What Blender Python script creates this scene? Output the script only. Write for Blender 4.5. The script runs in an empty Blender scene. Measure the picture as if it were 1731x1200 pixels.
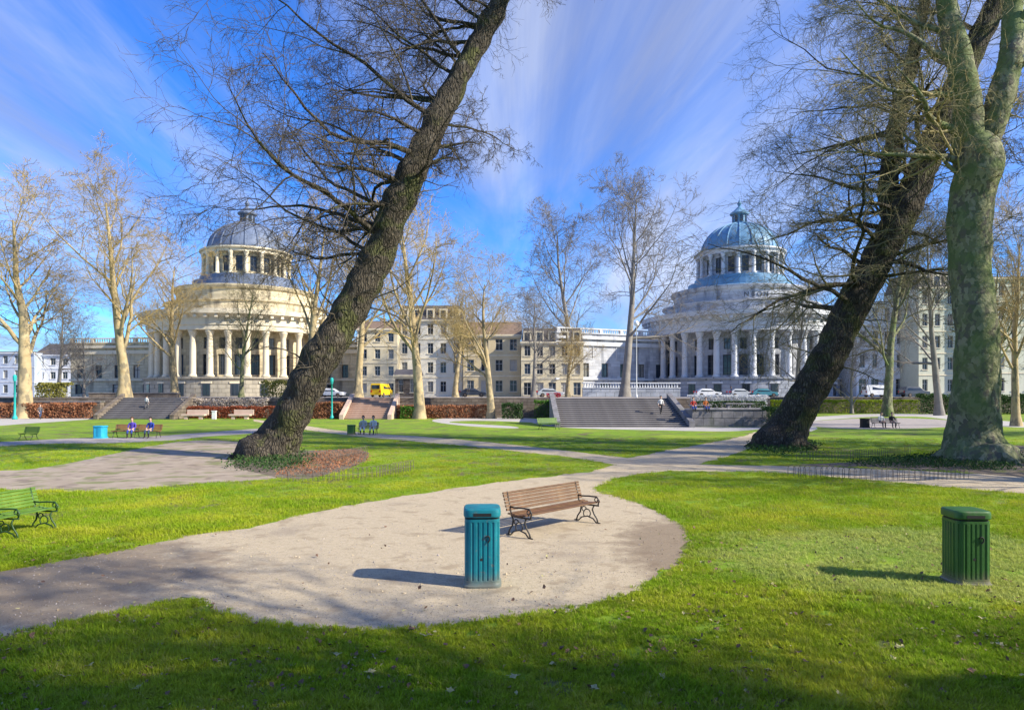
import bpy, bmesh, math, random
import numpy as np
from mathutils import Vector, Matrix
random.seed(7); rng = np.random.default_rng(11)
S = bpy.context.scene; COL = S.collection
PI = math.pi; R = math.radians

# ------------------------------------------------------------------ camera, sky, sun, exposure
F = 1154.0; CX = 865.5; HZ = 668.0; EYE = 2.9          # focal length in photo pixels, horizon row, eye height
cam = bpy.data.cameras.new('camera'); cam_o = bpy.data.objects.new('camera', cam); COL.objects.link(cam_o)
S.camera = cam_o; cam.sensor_width = 36; cam.lens = 36 * F / 1731; cam.shift_y = (HZ - 600) / 1731
cam.clip_start = .1; cam.clip_end = 6000
cam_o.location = (0, 0, EYE); cam_o.rotation_euler = (R(90), 0, 0)

SUN_EL = R(31); SUN_DIR = Vector((.945 * math.cos(SUN_EL), -.327 * math.cos(SUN_EL), math.sin(SUN_EL)))
sun = bpy.data.lights.new('sun', 'SUN'); sun_o = bpy.data.objects.new('sun', sun); COL.objects.link(sun_o)
sun.energy = 5.0; sun.angle = R(.55); sun.color = (1, .91, .74)
sun_o.rotation_euler = SUN_DIR.to_track_quat('Z', 'Y').to_euler()

W = bpy.data.worlds.new('World'); S.world = W; W.use_nodes = True
wt = W.node_tree; wn = wt.nodes; wl = wt.links
def N(t, kind, **kw):
    n = t.nodes.new(kind)
    for k, v in kw.items():
        if k[0] == 'i' and k[1:].isdigit(): n.inputs[int(k[1:])].default_value = v
        else: setattr(n, k, v)
    return n
sky = N(wt, 'ShaderNodeTexSky', sky_type='NISHITA', sun_disc=False, sun_elevation=SUN_EL,
        sun_rotation=math.atan2(SUN_DIR.x, SUN_DIR.y), altitude=50, air_density=1.0, dust_density=.25, ozone_density=2.5)
hs = N(wt, 'ShaderNodeHueSaturation'); hs.inputs['Saturation'].default_value = 1.3; hs.inputs['Value'].default_value = 1.0
tint = N(wt, 'ShaderNodeMix', data_type='RGBA', blend_type='MULTIPLY'); tint.inputs['Factor'].default_value = 1; tint.inputs['B'].default_value = (.42, .88, 1.5, 1)
wl.new(sky.outputs[0], hs.inputs['Color']); wl.new(hs.outputs[0], tint.inputs['A'])
tc = N(wt, 'ShaderNodeTexCoord'); sep = N(wt, 'ShaderNodeSeparateXYZ'); wl.new(tc.outputs['Generated'], sep.inputs[0])
zz = N(wt, 'ShaderNodeMath', operation='MAXIMUM', i1=.0); wl.new(sep.outputs[2], zz.inputs[0])
za = N(wt, 'ShaderNodeMath', operation='ADD', i1=.09); wl.new(zz.outputs[0], za.inputs[0])
px = N(wt, 'ShaderNodeMath', operation='DIVIDE'); py = N(wt, 'ShaderNodeMath', operation='DIVIDE')
wl.new(sep.outputs[0], px.inputs[0]); wl.new(za.outputs[0], px.inputs[1])
wl.new(sep.outputs[1], py.inputs[0]); wl.new(za.outputs[0], py.inputs[1])
cmb = N(wt, 'ShaderNodeCombineXYZ'); wl.new(px.outputs[0], cmb.inputs[0]); wl.new(py.outputs[0], cmb.inputs[1])
def cloud(scale, stretch, rot, detail, lo, hi, seed, dist=.6):
    mp = N(wt, 'ShaderNodeMapping'); mp.inputs['Rotation'].default_value = (0, 0, rot)
    mp.inputs['Scale'].default_value = (1, stretch, 1); mp.inputs['Location'].default_value = seed
    wl.new(cmb.outputs[0], mp.inputs[0])
    no = N(wt, 'ShaderNodeTexNoise'); no.inputs['Scale'].default_value = scale; no.inputs['Detail'].default_value = detail
    no.inputs['Roughness'].default_value = .58; no.inputs['Distortion'].default_value = dist
    wl.new(mp.outputs[0], no.inputs['Vector'])
    mr = N(wt, 'ShaderNodeMapRange', interpolation_type='SMOOTHSTEP'); mr.inputs[1].default_value = lo; mr.inputs[2].default_value = hi
    wl.new(no.outputs[0], mr.inputs[0]); return mr.outputs[0]
c1 = cloud(1.05, .26, R(6), 7, .345, .68, (5.48, 2.84, 9.2))
c2 = cloud(3.2, .16, R(3), 8, .40, .78, (8.1, 5.7, 8.1), .9)
mx = N(wt, 'ShaderNodeMath', operation='MULTIPLY_ADD', i1=.72, i2=.04); wl.new(c1, mx.inputs[0])
ad = N(wt, 'ShaderNodeMath', operation='MULTIPLY_ADD', i1=.42); wl.new(c2, ad.inputs[0]); wl.new(mx.outputs[0], ad.inputs[2])
cl = N(wt, 'ShaderNodeMath', operation='MINIMUM', i1=.93); wl.new(ad.outputs[0], cl.inputs[0])
mix = N(wt, 'ShaderNodeMix', data_type='RGBA'); mix.inputs['B'].default_value = (2.9, 3.55, 5.2, 1)
cc = N(wt, 'ShaderNodeMix', data_type='RGBA'); cc.inputs['A'].default_value = (2.0, 2.35, 3.55, 1); cc.inputs['B'].default_value = (3.6, 4.15, 5.7, 1); wl.new(cloud(1.6, .2, R(4), 7, .32, .66, (2.2, 7.7, 4.4), .7), cc.inputs['Factor']); wl.new(cc.outputs['Result'], mix.inputs['B'])
wl.new(cl.outputs[0], mix.inputs['Factor']); wl.new(tint.outputs['Result'], mix.inputs['A'])
bg = wn['Background']; wl.new(mix.outputs['Result'], bg.inputs[0]); bg.inputs[1].default_value = .105
S.view_settings.view_transform = 'Standard'; S.view_settings.look = 'None'; S.view_settings.gamma = 1
S.view_settings.exposure = .85
S.cycles.max_bounces = 6; S.cycles.transparent_max_bounces = 4

# ------------------------------------------------------------------ helpers
def G(x, y, z=0.0):                        # a point of the level ground seen at this place of the photograph
    d = F * (EYE - z) / (y - HZ); return Vector(((x - CX) / F * d, d, z))
def A(x, d, z=0.0): return Vector(((x - CX) / F * d, d, z))
def zat(y, d): return EYE + (HZ - y) * d / F
def tag(o, label=None, cat=None, group=None, kind=None):
    if label: o['label'] = label
    if cat: o['category'] = cat
    if group: o['group'] = group
    if kind: o['kind'] = kind
    return o
def thing(name, loc, label, cat, rz=0, group=None):
    o = bpy.data.objects.new(name, None); COL.objects.link(o); o.location = loc; o.rotation_euler = (0, 0, rz)
    o.empty_display_size = .3
    return tag(o, label, cat, group)
def link(name, me, parent=None, loc=(0, 0, 0), rot=(0, 0, 0), scale=None):
    o = bpy.data.objects.new(name, me); COL.objects.link(o); o.parent = parent
    o.location = loc; o.rotation_euler = rot
    if scale: o.scale = scale
    return o
def mesh(name, v, f, m, smooth=False):
    me = bpy.data.meshes.new(name); me.from_pydata([tuple(q) for q in v], [], f)
    if m: me.materials.append(m)
    if smooth: me.shade_smooth()
    me.update(); return me
def big_mesh(name, V, Q, m, smooth=True, T=None):
    me = bpy.data.meshes.new(name); nv = len(V); nq = len(Q); nt = 0 if T is None else len(T)
    me.vertices.add(nv); me.vertices.foreach_set('co', np.ascontiguousarray(V, np.float32).ravel())
    loops = np.concatenate([np.asarray(Q, np.int32).ravel()] + ([np.asarray(T, np.int32).ravel()] if nt else []))
    me.loops.add(len(loops)); me.loops.foreach_set('vertex_index', loops)
    me.polygons.add(nq + nt)
    st = np.concatenate([np.arange(nq) * 4, nq * 4 + np.arange(nt) * 3]).astype(np.int32)
    me.polygons.foreach_set('loop_start', st)
    if smooth: me.polygons.foreach_set('use_smooth', np.ones(nq + nt, bool))
    me.materials.append(m); me.update(calc_edges=True); me.validate(); return me
class MB:
    def __init__(s): s.v = []; s.f = []
    def add(s, v, f):
        n = len(s.v); s.v += [Vector(q) for q in v]; s.f += [[i + n for i in q] for q in f]; return s
    def box(s, x0, x1, y0, y1, z0, z1, M=None):
        v = [Vector((x, y, z)) for z in (z0, z1) for y in (y0, y1) for x in (x0, x1)]
        if M: v = [M @ q for q in v]
        return s.add(v, [(0, 2, 3, 1), (4, 5, 7, 6), (0, 1, 5, 4), (2, 6, 7, 3), (0, 4, 6, 2), (1, 3, 7, 5)])
    def bbox(s, x0, x1, y0, y1, z0, z1, b=.01):         # a box with chamfered long edges
        b = min(b, abs(x1 - x0) * .4, abs(y1 - y0) * .4, abs(z1 - z0) * .4)
        v = []
        for z, i in ((z0, b), (z0 + b, 0), (z1 - b, 0), (z1, b)):
            v += [(x0 + i, y0 + i, z), (x1 - i, y0 + i, z), (x1 - i, y1 - i, z), (x0 + i, y1 - i, z)]
        f = [(3, 2, 1, 0), (12, 13, 14, 15)]
        for k in range(3):
            for j in range(4): f.append((k * 4 + j, k * 4 + (j + 1) % 4, k * 4 + 4 + (j + 1) % 4, k * 4 + 4 + j))
        return s.add(v, f)
    def lathe(s, prof, n=24, c=(0, 0), a0=0, a1=2 * PI, cap=True):
        full = abs(a1 - a0 - 2 * PI) < 1e-6; m = n if full else n + 1; v = []
        for r, z in prof:
            for i in range(m):
                a = a0 + (a1 - a0) * i / n; v.append((c[0] + r * math.cos(a), c[1] + r * math.sin(a), z))
        f = []
        for k in range(len(prof) - 1):
            for i in range(n):
                j = (i + 1) % m; f.append((k * m + i, k * m + j, (k + 1) * m + j, (k + 1) * m + i))
        if cap and full:
            if prof[0][0] > 0.001: f.append(list(range(m))[::-1])
            if prof[-1][0] > 0.001: f.append([(len(prof) - 1) * m + i for i in range(m)])
        return s.add(v, f)
    def tube(s, pts, r, n=6, cap=True):
        pts = [Vector(p) for p in pts]; k = len(pts); rr = r if isinstance(r, (list, tuple)) else [r] * k
        v = []; up = Vector((0, 0, 1)); prev = None
        for i, p in enumerate(pts):
            t = (pts[min(i + 1, k - 1)] - pts[max(i - 1, 0)]).normalized()
            if prev is None: u = t.cross(up if abs(t.z) < .9 else Vector((1, 0, 0))).normalized()
            else: u = (prev - t * prev.dot(t)).normalized()
            prev = u; w = t.cross(u)
            for j in range(n):
                a = 2 * PI * j / n; v.append(p + (u * math.cos(a) + w * math.sin(a)) * rr[i])
        f = []
        for i in range(k - 1):
            for j in range(n): f.append((i * n + j, i * n + (j + 1) % n, (i + 1) * n + (j + 1) % n, (i + 1) * n + j))
        if cap: f += [list(range(n))[::-1], [(k - 1) * n + j for j in range(n)]]
        return s.add(v, f)
    def prism(s, poly, z0, z1):
        n = len(poly); v = [(x, y, z0) for x, y in poly] + [(x, y, z1) for x, y in poly]
        f = [list(range(n))[::-1], list(range(n, 2 * n))] + [(i, (i + 1) % n, n + (i + 1) % n, n + i) for i in range(n)]
        return s.add(v, f)
    def me(s, name, m, smooth=False): return mesh(name, s.v, s.f, m, smooth)
    def obj(s, name, m, parent=None, smooth=False, loc=(0, 0, 0), rot=(0, 0, 0)): return link(name, s.me(name, m, smooth), parent, loc, rot)

# ------------------------------------------------------------------ materials
def mat(name, c1, c2=None, scale=5, rough=.8, bump=0, bscale=None, spec=.3, metal=0, detail=5, extra=None, coord='Object'):
    m = bpy.data.materials.new(name); m.use_nodes = True; t = m.node_tree; b = t.nodes['Principled BSDF']
    b.inputs['Roughness'].default_value = rough; b.inputs['Metallic'].default_value = metal
    b.inputs['Specular IOR Level'].default_value = spec; b.inputs['Base Color'].default_value = (*c1, 1)
    tcn = N(t, 'ShaderNodeTexCoord')
    if c2:
        n = N(t, 'ShaderNodeTexNoise'); n.inputs['Scale'].default_value = scale; n.inputs['Detail'].default_value = detail
        n.inputs['Roughness'].default_value = .65; t.links.new(tcn.outputs[coord], n.inputs['Vector'])
        r = N(t, 'ShaderNodeMapRange'); r.inputs[1].default_value = .33; r.inputs[2].default_value = .67; t.links.new(n.outputs[0], r.inputs[0])
        x = N(t, 'ShaderNodeMix', data_type='RGBA'); x.inputs['A'].default_value = (*c1, 1); x.inputs['B'].default_value = (*c2, 1)
        t.links.new(r.outputs[0], x.inputs['Factor']); t.links.new(x.outputs['Result'], b.inputs['Base Color'])
        m['mixn'] = x.name
    if bump:
        n2 = N(t, 'ShaderNodeTexNoise'); n2.inputs['Scale'].default_value = bscale or scale * 4; n2.inputs['Detail'].default_value = 6
        t.links.new(tcn.outputs[coord], n2.inputs['Vector'])
        bp = N(t, 'ShaderNodeBump'); bp.inputs['Strength'].default_value = 1; bp.inputs['Distance'].default_value = bump
        t.links.new(n2.outputs[0], bp.inputs['Height']); t.links.new(bp.outputs[0], b.inputs['Normal'])
    return m
def add_layer(m, color, scale, lo, hi, amount=1, detail=4, seed=0., stretch=(1, 1, 1), coord='Object'):
    """another colour with a shape of its own (moss, worn soil, stains) over a material"""
    t = m.node_tree; b = t.nodes['Principled BSDF']; src = b.inputs['Base Color'].links[0].from_socket
    tcn = N(t, 'ShaderNodeTexCoord'); mp = N(t, 'ShaderNodeMapping'); mp.inputs['Location'].default_value = (seed, seed, seed); mp.inputs['Scale'].default_value = stretch
    t.links.new(tcn.outputs[coord], mp.inputs[0]); n = N(t, 'ShaderNodeTexNoise'); n.inputs['Scale'].default_value = scale; n.inputs['Detail'].default_value = detail
    t.links.new(mp.outputs[0], n.inputs['Vector']); r = N(t, 'ShaderNodeMapRange', interpolation_type='SMOOTHSTEP')
    r.inputs[1].default_value = lo; r.inputs[2].default_value = hi; r.inputs[4].default_value = amount; t.links.new(n.outputs[0], r.inputs[0])
    x = N(t, 'ShaderNodeMix', data_type='RGBA'); t.links.new(r.outputs[0], x.inputs['Factor']); t.links.new(src, x.inputs['A']); x.inputs['B'].default_value = (*color, 1)
    t.links.new(x.outputs['Result'], b.inputs['Base Color']); return m
def courses(m, w, h, dark=(.12, .11, .10), amt=.5, bump=.02):
    """ashlar joints with relief, for masonry too far away to build block by block"""
    t = m.node_tree; b = t.nodes['Principled BSDF']; src = b.inputs['Base Color'].links[0].from_socket
    tcn = N(t, 'ShaderNodeTexCoord'); sp = N(t, 'ShaderNodeSeparateXYZ'); t.links.new(tcn.outputs['Object'], sp.inputs[0])
    su = N(t, 'ShaderNodeMath', operation='ADD'); t.links.new(sp.outputs[0], su.inputs[0]); t.links.new(sp.outputs[1], su.inputs[1])
    cm = N(t, 'ShaderNodeCombineXYZ'); t.links.new(su.outputs[0], cm.inputs[0]); t.links.new(sp.outputs[2], cm.inputs[1])
    br = N(t, 'ShaderNodeTexBrick'); br.inputs['Scale'].default_value = 1; br.inputs['Brick Width'].default_value = w; br.inputs['Row Height'].default_value = h
    br.inputs['Mortar Size'].default_value = .045 * h; br.inputs['Color1'].default_value = (1, 1, 1, 1); br.inputs['Color2'].default_value = (.72, .72, .74, 1); br.inputs['Mortar'].default_value = (1 - amt, 1 - amt, 1 - amt, 1)
    t.links.new(cm.outputs[0], br.inputs['Vector'])
    x = N(t, 'ShaderNodeMix', data_type='RGBA', blend_type='MULTIPLY'); x.inputs['Factor'].default_value = 1
    t.links.new(src, x.inputs['A']); t.links.new(br.outputs['Color'], x.inputs['B']); t.links.new(x.outputs['Result'], b.inputs['Base Color'])
    iv = N(t, 'ShaderNodeMath', operation='SUBTRACT', i0=1.); t.links.new(br.outputs['Fac'], iv.inputs[1])
    bp = N(t, 'ShaderNodeBump'); bp.inputs['Distance'].default_value = bump; t.links.new(iv.outputs[0], bp.inputs['Height']); t.links.new(bp.outputs[0], b.inputs['Normal'])
    return m

M = {}
M['lawn'] = mat('lawn_soil_and_turf', (.14, .26, .012), (.22, .33, .02), 1.3, .95, .03, 60)
add_layer(M['lawn'], (.15, .115, .065), .8, .50, .66, .85, 8, 4.)
add_layer(M['lawn'], (.30, .38, .03), .22, .50, .66, .7, 4, 9.)
M['gravel'] = mat('sandy_gravel', (.46, .375, .25), (.56, .47, .33), 9, .95, .012, 140, detail=8)
add_layer(M['gravel'], (.27, .22, .17), .5, .55, .75, .6, 7, 2.)
add_layer(M['gravel'], (.16, .13, .11), 38, .58, .68, .8, 3, 5.)
add_layer(M['gravel'], (.60, .53, .42), 55, .62, .70, .8, 3, 15.)
add_layer(M['gravel'], (.30, .23, .15), 2.2, .52, .70, .6, 8, 25.)
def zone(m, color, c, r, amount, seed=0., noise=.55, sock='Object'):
    """a soft-edged patch of shade or sunlight painted into a ground colour"""
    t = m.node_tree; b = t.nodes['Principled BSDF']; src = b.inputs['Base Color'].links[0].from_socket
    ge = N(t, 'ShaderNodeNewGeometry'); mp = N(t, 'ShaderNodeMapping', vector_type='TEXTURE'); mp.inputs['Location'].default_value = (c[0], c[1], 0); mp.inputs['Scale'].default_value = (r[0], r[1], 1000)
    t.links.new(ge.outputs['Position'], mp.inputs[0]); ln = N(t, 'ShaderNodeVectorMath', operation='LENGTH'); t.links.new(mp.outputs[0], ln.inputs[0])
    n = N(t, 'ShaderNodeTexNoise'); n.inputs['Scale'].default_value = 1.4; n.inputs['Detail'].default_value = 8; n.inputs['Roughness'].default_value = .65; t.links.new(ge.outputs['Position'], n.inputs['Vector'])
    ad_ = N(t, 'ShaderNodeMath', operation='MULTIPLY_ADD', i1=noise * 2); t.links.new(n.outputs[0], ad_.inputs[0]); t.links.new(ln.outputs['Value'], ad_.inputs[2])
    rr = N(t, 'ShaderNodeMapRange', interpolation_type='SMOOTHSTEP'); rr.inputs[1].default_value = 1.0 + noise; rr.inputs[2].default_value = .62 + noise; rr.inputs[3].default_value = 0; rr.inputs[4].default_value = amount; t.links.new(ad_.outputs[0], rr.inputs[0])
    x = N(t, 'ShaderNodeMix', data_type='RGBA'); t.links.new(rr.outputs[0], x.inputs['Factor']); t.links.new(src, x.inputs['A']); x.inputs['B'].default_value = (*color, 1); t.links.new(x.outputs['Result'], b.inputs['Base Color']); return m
zone(M['gravel'], (.17, .125, .09), (-8.6, 10.9), (4.6, 3.6), .65)  # painted shade over the left end of the gravel path
zone(M['gravel'], (.17, .12, .08), (3.6, 12.4), (1.9, 4.2), .65)  # painted shade over the right lobe of the gravel path
M['path'] = mat('grey_path', (.30, .27, .25), (.42, .37, .33), 2.2, .95, .01, 60, detail=8)
add_layer(M['path'], (.17, .15, .14), 1.1, .55, .72, .6, 5, 3.)
M['soil'] = mat('bare_soil', (.13, .10, .075), (.22, .18, .13), 2.5, 1, .03, 30)
add_layer(M['soil'], (.12, .16, .03), 1.2, .56, .68, .7, 5, 3.)
M['worn'] = mat('worn_earth_path', (.30, .24, .18), (.42, .35, .27), 1.1, .95, .015, 50, detail=9)
add_layer(M['worn'], (.16, .19, .05), .9, .52, .66, .75, 8, 3.)
add_layer(M['worn'], (.17, .13, .10), 1.7, .54, .68, .7, 8, 8.)
M['plaza'] = mat('pale_plaza', (.40, .38, .35), (.50, .47, .43), .6, .9)
def grass_mat(name, a, b_, dry):
    m = mat(name, a, b_, .8, .7, 0, spec=.2, coord='Object'); t = m.node_tree; b = t.nodes['Principled BSDF']
    src = b.inputs['Base Color'].links[0].from_socket
    oi = N(t, 'ShaderNodeObjectInfo'); r = N(t, 'ShaderNodeMapRange'); r.inputs[1].default_value = .72; r.inputs[2].default_value = 1.0; r.inputs[4].default_value = .75
    t.links.new(oi.outputs['Random'], r.inputs[0])
    ge = N(t, 'ShaderNodeNewGeometry'); n = N(t, 'ShaderNodeTexNoise'); n.inputs['Scale'].default_value = .45; n.inputs['Detail'].default_value = 6; t.links.new(ge.outputs['Position'], n.inputs['Vector'])
    r2 = N(t, 'ShaderNodeMapRange'); r2.inputs[1].default_value = .42; r2.inputs[2].default_value = .66; t.links.new(n.outputs[0], r2.inputs[0])
    y = N(t, 'ShaderNodeMix', data_type='RGBA'); y.inputs['B'].default_value = (.46, .50, .03, 1); t.links.new(r2.outputs[0], y.inputs['Factor']); t.links.new(src, y.inputs['A'])
    x = N(t, 'ShaderNodeMix', data_type='RGBA'); x.inputs['B'].default_value = (*dry, 1); t.links.new(r.outputs[0], x.inputs['Factor']); t.links.new(y.outputs['Result'], x.inputs['A'])
    t.links.new(x.outputs['Result'], b.inputs['Base Color'])
    zone(m, (.50, .56, .20), (7.2, 12.0), (4.4, 3.2), .55); src2 = b.inputs['Base Color'].links[0].from_socket  # sunlit patch of the right lawn painted into the blade colour
    tr = N(t, 'ShaderNodeBsdfTranslucent'); t.links.new(src2, tr.inputs[0]); ms = N(t, 'ShaderNodeMixShader', i0=.35)
    t.links.new(b.outputs[0], ms.inputs[1]); t.links.new(tr.outputs[0], ms.inputs[2]); t.links.new(ms.outputs[0], t.nodes['Material Output'].inputs[0])
    return m
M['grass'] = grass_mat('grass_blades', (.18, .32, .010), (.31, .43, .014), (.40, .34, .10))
M['bark_dark'] = mat('dark_furrowed_bark', (.05, .043, .034), (.115, .096, .07), 2.2, .95)
def fissures(m, sc, stretch, dist, dark, amt):
    t = m.node_tree; b = t.nodes['Principled BSDF']; src = b.inputs['Base Color'].links[0].from_socket
    tcn = N(t, 'ShaderNodeTexCoord'); n0 = N(t, 'ShaderNodeTexNoise'); n0.inputs['Scale'].default_value = 1.6; n0.inputs['Detail'].default_value = 4; t.links.new(tcn.outputs['Object'], n0.inputs['Vector'])
    ms = N(t, 'ShaderNodeVectorMath', operation='SCALE'); ms.inputs['Scale'].default_value = .35; t.links.new(n0.outputs['Color'], ms.inputs[0])
    va = N(t, 'ShaderNodeVectorMath', operation='ADD'); t.links.new(tcn.outputs['Object'], va.inputs[0]); t.links.new(ms.outputs[0], va.inputs[1])
    mp = N(t, 'ShaderNodeMapping'); mp.inputs['Scale'].default_value = stretch; t.links.new(va.outputs[0], mp.inputs[0])
    vo = N(t, 'ShaderNodeTexVoronoi', feature='DISTANCE_TO_EDGE'); vo.inputs['Scale'].default_value = sc; t.links.new(mp.outputs[0], vo.inputs['Vector'])
    r = N(t, 'ShaderNodeMapRange', interpolation_type='SMOOTHSTEP'); r.inputs[1].default_value = .0; r.inputs[2].default_value = .22; t.links.new(vo.outputs['Distance'], r.inputs[0])
    n1 = N(t, 'ShaderNodeTexNoise'); n1.inputs['Scale'].default_value = 14; n1.inputs['Detail'].default_value = 8; t.links.new(mp.outputs[0], n1.inputs['Vector'])
    su = N(t, 'ShaderNodeMath', operation='MULTIPLY_ADD', i1=.6); t.links.new(n1.outputs[0], su.inputs[0]); t.links.new(r.outputs[0], su.inputs[2])
    bp = N(t, 'ShaderNodeBump'); bp.inputs['Distance'].default_value = dist; t.links.new(su.outputs[0], bp.inputs['Height']); t.links.new(bp.outputs[0], b.inputs['Normal'])
    iv = N(t, 'ShaderNodeMath', operation='MULTIPLY_ADD', i1=-amt, i2=amt); t.links.new(r.outputs[0], iv.inputs[0])
    x = N(t, 'ShaderNodeMix', data_type='RGBA'); t.links.new(iv.outputs[0], x.inputs['Factor']); t.links.new(src, x.inputs['A']); x.inputs['B'].default_value = (*dark, 1); t.links.new(x.outputs['Result'], b.inputs['Base Color']); return m
add_layer(M['bark_dark'], (.10, .11, .035), 1.1, .50, .62, .75, 7, 2.)
add_layer(M['bark_dark'], (.14, .125, .10), 2.6, .58, .66, .7, 6, 6.)
fissures(M['bark_dark'], 8.5, (1, 1, .16), .09, (.014, .012, .010), .5)
def flaking(m, cols, sc):
    """plane tree bark: crisp flakes of several colours"""
    t = m.node_tree; b = t.nodes['Principled BSDF']
    tcn = N(t, 'ShaderNodeTexCoord'); n0 = N(t, 'ShaderNodeTexNoise'); n0.inputs['Scale'].default_value = 3; n0.inputs['Detail'].default_value = 6; t.links.new(tcn.outputs['Object'], n0.inputs['Vector'])
    ms = N(t, 'ShaderNodeVectorMath', operation='SCALE'); ms.inputs['Scale'].default_value = .5; t.links.new(n0.outputs['Color'], ms.inputs[0])
    va = N(t, 'ShaderNodeVectorMath', operation='ADD'); t.links.new(tcn.outputs['Object'], va.inputs[0]); t.links.new(ms.outputs[0], va.inputs[1])
    mp = N(t, 'ShaderNodeMapping'); mp.inputs['Scale'].default_value = (1, 1, .55); t.links.new(va.outputs[0], mp.inputs[0])
    vo = N(t, 'ShaderNodeTexVoronoi'); vo.inputs['Scale'].default_value = sc; t.links.new(mp.outputs[0], vo.inputs['Vector'])
    sp = N(t, 'ShaderNodeSeparateColor'); t.links.new(vo.outputs['Color'], sp.inputs[0])
    cr = N(t, 'ShaderNodeValToRGB'); cr.color_ramp.interpolation = 'CONSTANT'; e = cr.color_ramp.elements
    while len(e) < len(cols): e.new(.5)
    for i, c in enumerate(cols): e[i].position = i / len(cols); e[i].color = (*c, 1)
    t.links.new(sp.outputs[0], cr.inputs[0]); t.links.new(cr.outputs[0], b.inputs['Base Color'])
    n1 = N(t, 'ShaderNodeTexNoise'); n1.inputs['Scale'].default_value = 9; n1.inputs['Detail'].default_value = 8; t.links.new(tcn.outputs['Object'], n1.inputs['Vector'])
    su = N(t, 'ShaderNodeMath', operation='MULTIPLY_ADD', i1=.8); t.links.new(n1.outputs[0], su.inputs[0]); t.links.new(sp.outputs[0], su.inputs[2])
    bp = N(t, 'ShaderNodeBump'); bp.inputs['Distance'].default_value = .05; t.links.new(su.outputs[0], bp.inputs['Height']); t.links.new(bp.outputs[0], b.inputs['Normal']); return m
M['bark_green'] = flaking(mat('mossy_plane_bark', (.2, .2, .14), rough=.9), [(.10, .115, .06), (.155, .165, .085), (.24, .24, .135), (.12, .11, .08), (.17, .175, .095), (.25, .24, .15)], 6.5)
add_layer(M['bark_green'], (.12, .17, .05), .7, .45, .62, .7, 6, 2.)
M['bark_tan'] = mat('sunlit_tan_bark', (.33, .25, .13), (.45, .37, .22), 1.2, .9, .03, 5)
add_layer(M['bark_tan'], (.16, .14, .10), 1.7, .50, .60, .8, 5, 7., (1, 1, .5))
M['bark_grey'] = mat('grey_bark', (.17, .155, .14), (.27, .25, .22), 1.2, .9, .03, 5)
M['twig_dark'] = mat('dark_twigs', (.055, .047, .038), (.12, .10, .07), .8, .9)
M['twig_tan'] = mat('tan_twigs', (.30, .22, .09), (.42, .32, .14), .3, .9)
M['twig_grey'] = mat('grey_twigs', (.15, .14, .135), (.22, .20, .18), .3, .9)
M['twig_gold'] = mat('golden_twigs', (.24, .20, .09), (.36, .31, .16), .6, .9)
M['twig_olive'] = mat('olive_twigs', (.10, .09, .05), (.21, .19, .10), .6, .9)
M['stone_cream'] = courses(add_layer(mat('cream_limestone', (.60, .51, .33), (.70, .61, .42), .35, .85), (.25, .21, .15), .7, .50, .68, .8, 8, 3., (1, 1, .14)), 1.5, .62, amt=.28)
M['stone_cool'] = courses(add_layer(mat('cool_pale_stone', (.46, .48, .52), (.57, .59, .63), .35, .85), (.20, .215, .25), .7, .50, .68, .8, 8, 3., (1, 1, .14)), 1.5, .62, amt=.28)
M['trim_cream'] = add_layer(mat('cream_trim', (.64, .56, .40), (.72, .64, .48), .5, .8), (.33, .31, .26), .6, .55, .72, .6, 6, 5., (1, 1, .3))
M['trim_cool'] = add_layer(mat('cool_trim', (.52, .54, .58), (.62, .64, .67), .5, .8), (.30, .32, .37), .6, .55, .72, .6, 6, 5., (1, 1, .3))
M['rustic_cream'] = courses(mat('rusticated_cream', (.36, .32, .25), (.50, .45, .35), .6, .9), 1.7, .8, amt=.6, bump=.05)
M['rustic_cool'] = courses(mat('rusticated_grey', (.30, .33, .38), (.44, .47, .53), .6, .9), 1.7, .8, amt=.6, bump=.05)
M['slate'] = mat('blue_slate', (.10, .13, .20), (.17, .21, .30), .8, .55, .02, 6)
M['copper'] = mat('weathered_blue_metal', (.10, .22, .36), (.17, .32, .47), .5, .5)
M['glass'] = mat('window_glass', (.02, .028, .04), rough=.08, spec=.6)
M['glass_curtain'] = mat('curtained_glass', (.16, .155, .14), (.26, .25, .22), 3, .12, spec=.6)
M['glass_sky_reflection'] = mat('sky_reflection_glass', (.05, .075, .11), rough=.05, spec=.8)  # blue sky reflection put into the pane colour
M['blind'] = mat('window_blind', (.40, .38, .33), (.46, .44, .38), 2, .6)
M['frame'] = mat('window_frames', (.45, .44, .42), rough=.6)
M['frame_dark'] = mat('dark_frames', (.07, .08, .10), rough=.6)
for k, c, c2 in (('wall_cream', (.58, .50, .33), (.66, .58, .41)), ('wall_pale', (.62, .58, .47), (.70, .66, .56)), ('wall_ochre', (.52, .42, .25), (.60, .50, .32)),
                 ('wall_white', (.66, .67, .70), (.74, .75, .77)), ('wall_greygreen', (.50, .51, .40), (.58, .58, .47)), ('wall_blue', (.36, .42, .52), (.44, .50, .60)), ('wall_pink', (.52, .40, .33), (.60, .47, .38))):
    M[k] = add_layer(mat(k, c, c2, .5, .85), tuple(q * .6 for q in c), .35, .56, .74, .5, 6, 4., (1, 1, .3))
M['roof_dark'] = mat('dark_roof', (.07, .065, .07), (.12, .11, .11), 1.5, .7, .02, 8)
M['roof_brown'] = mat('brown_roof', (.16, .11, .08), (.24, .17, .12), 1.5, .8, .02, 8)
M['stone_grey'] = mat('grey_stone', (.15, .145, .15), (.25, .24, .245), 1.5, .85, .01, 12)
add_layer(M['stone_grey'], (.10, .11, .08), .9, .54, .7, .6, 5, 2.)
M['stone_step'] = mat('dark_steps', (.26, .25, .25), (.36, .34, .33), 1.2, .8, .006, 14)
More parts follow.
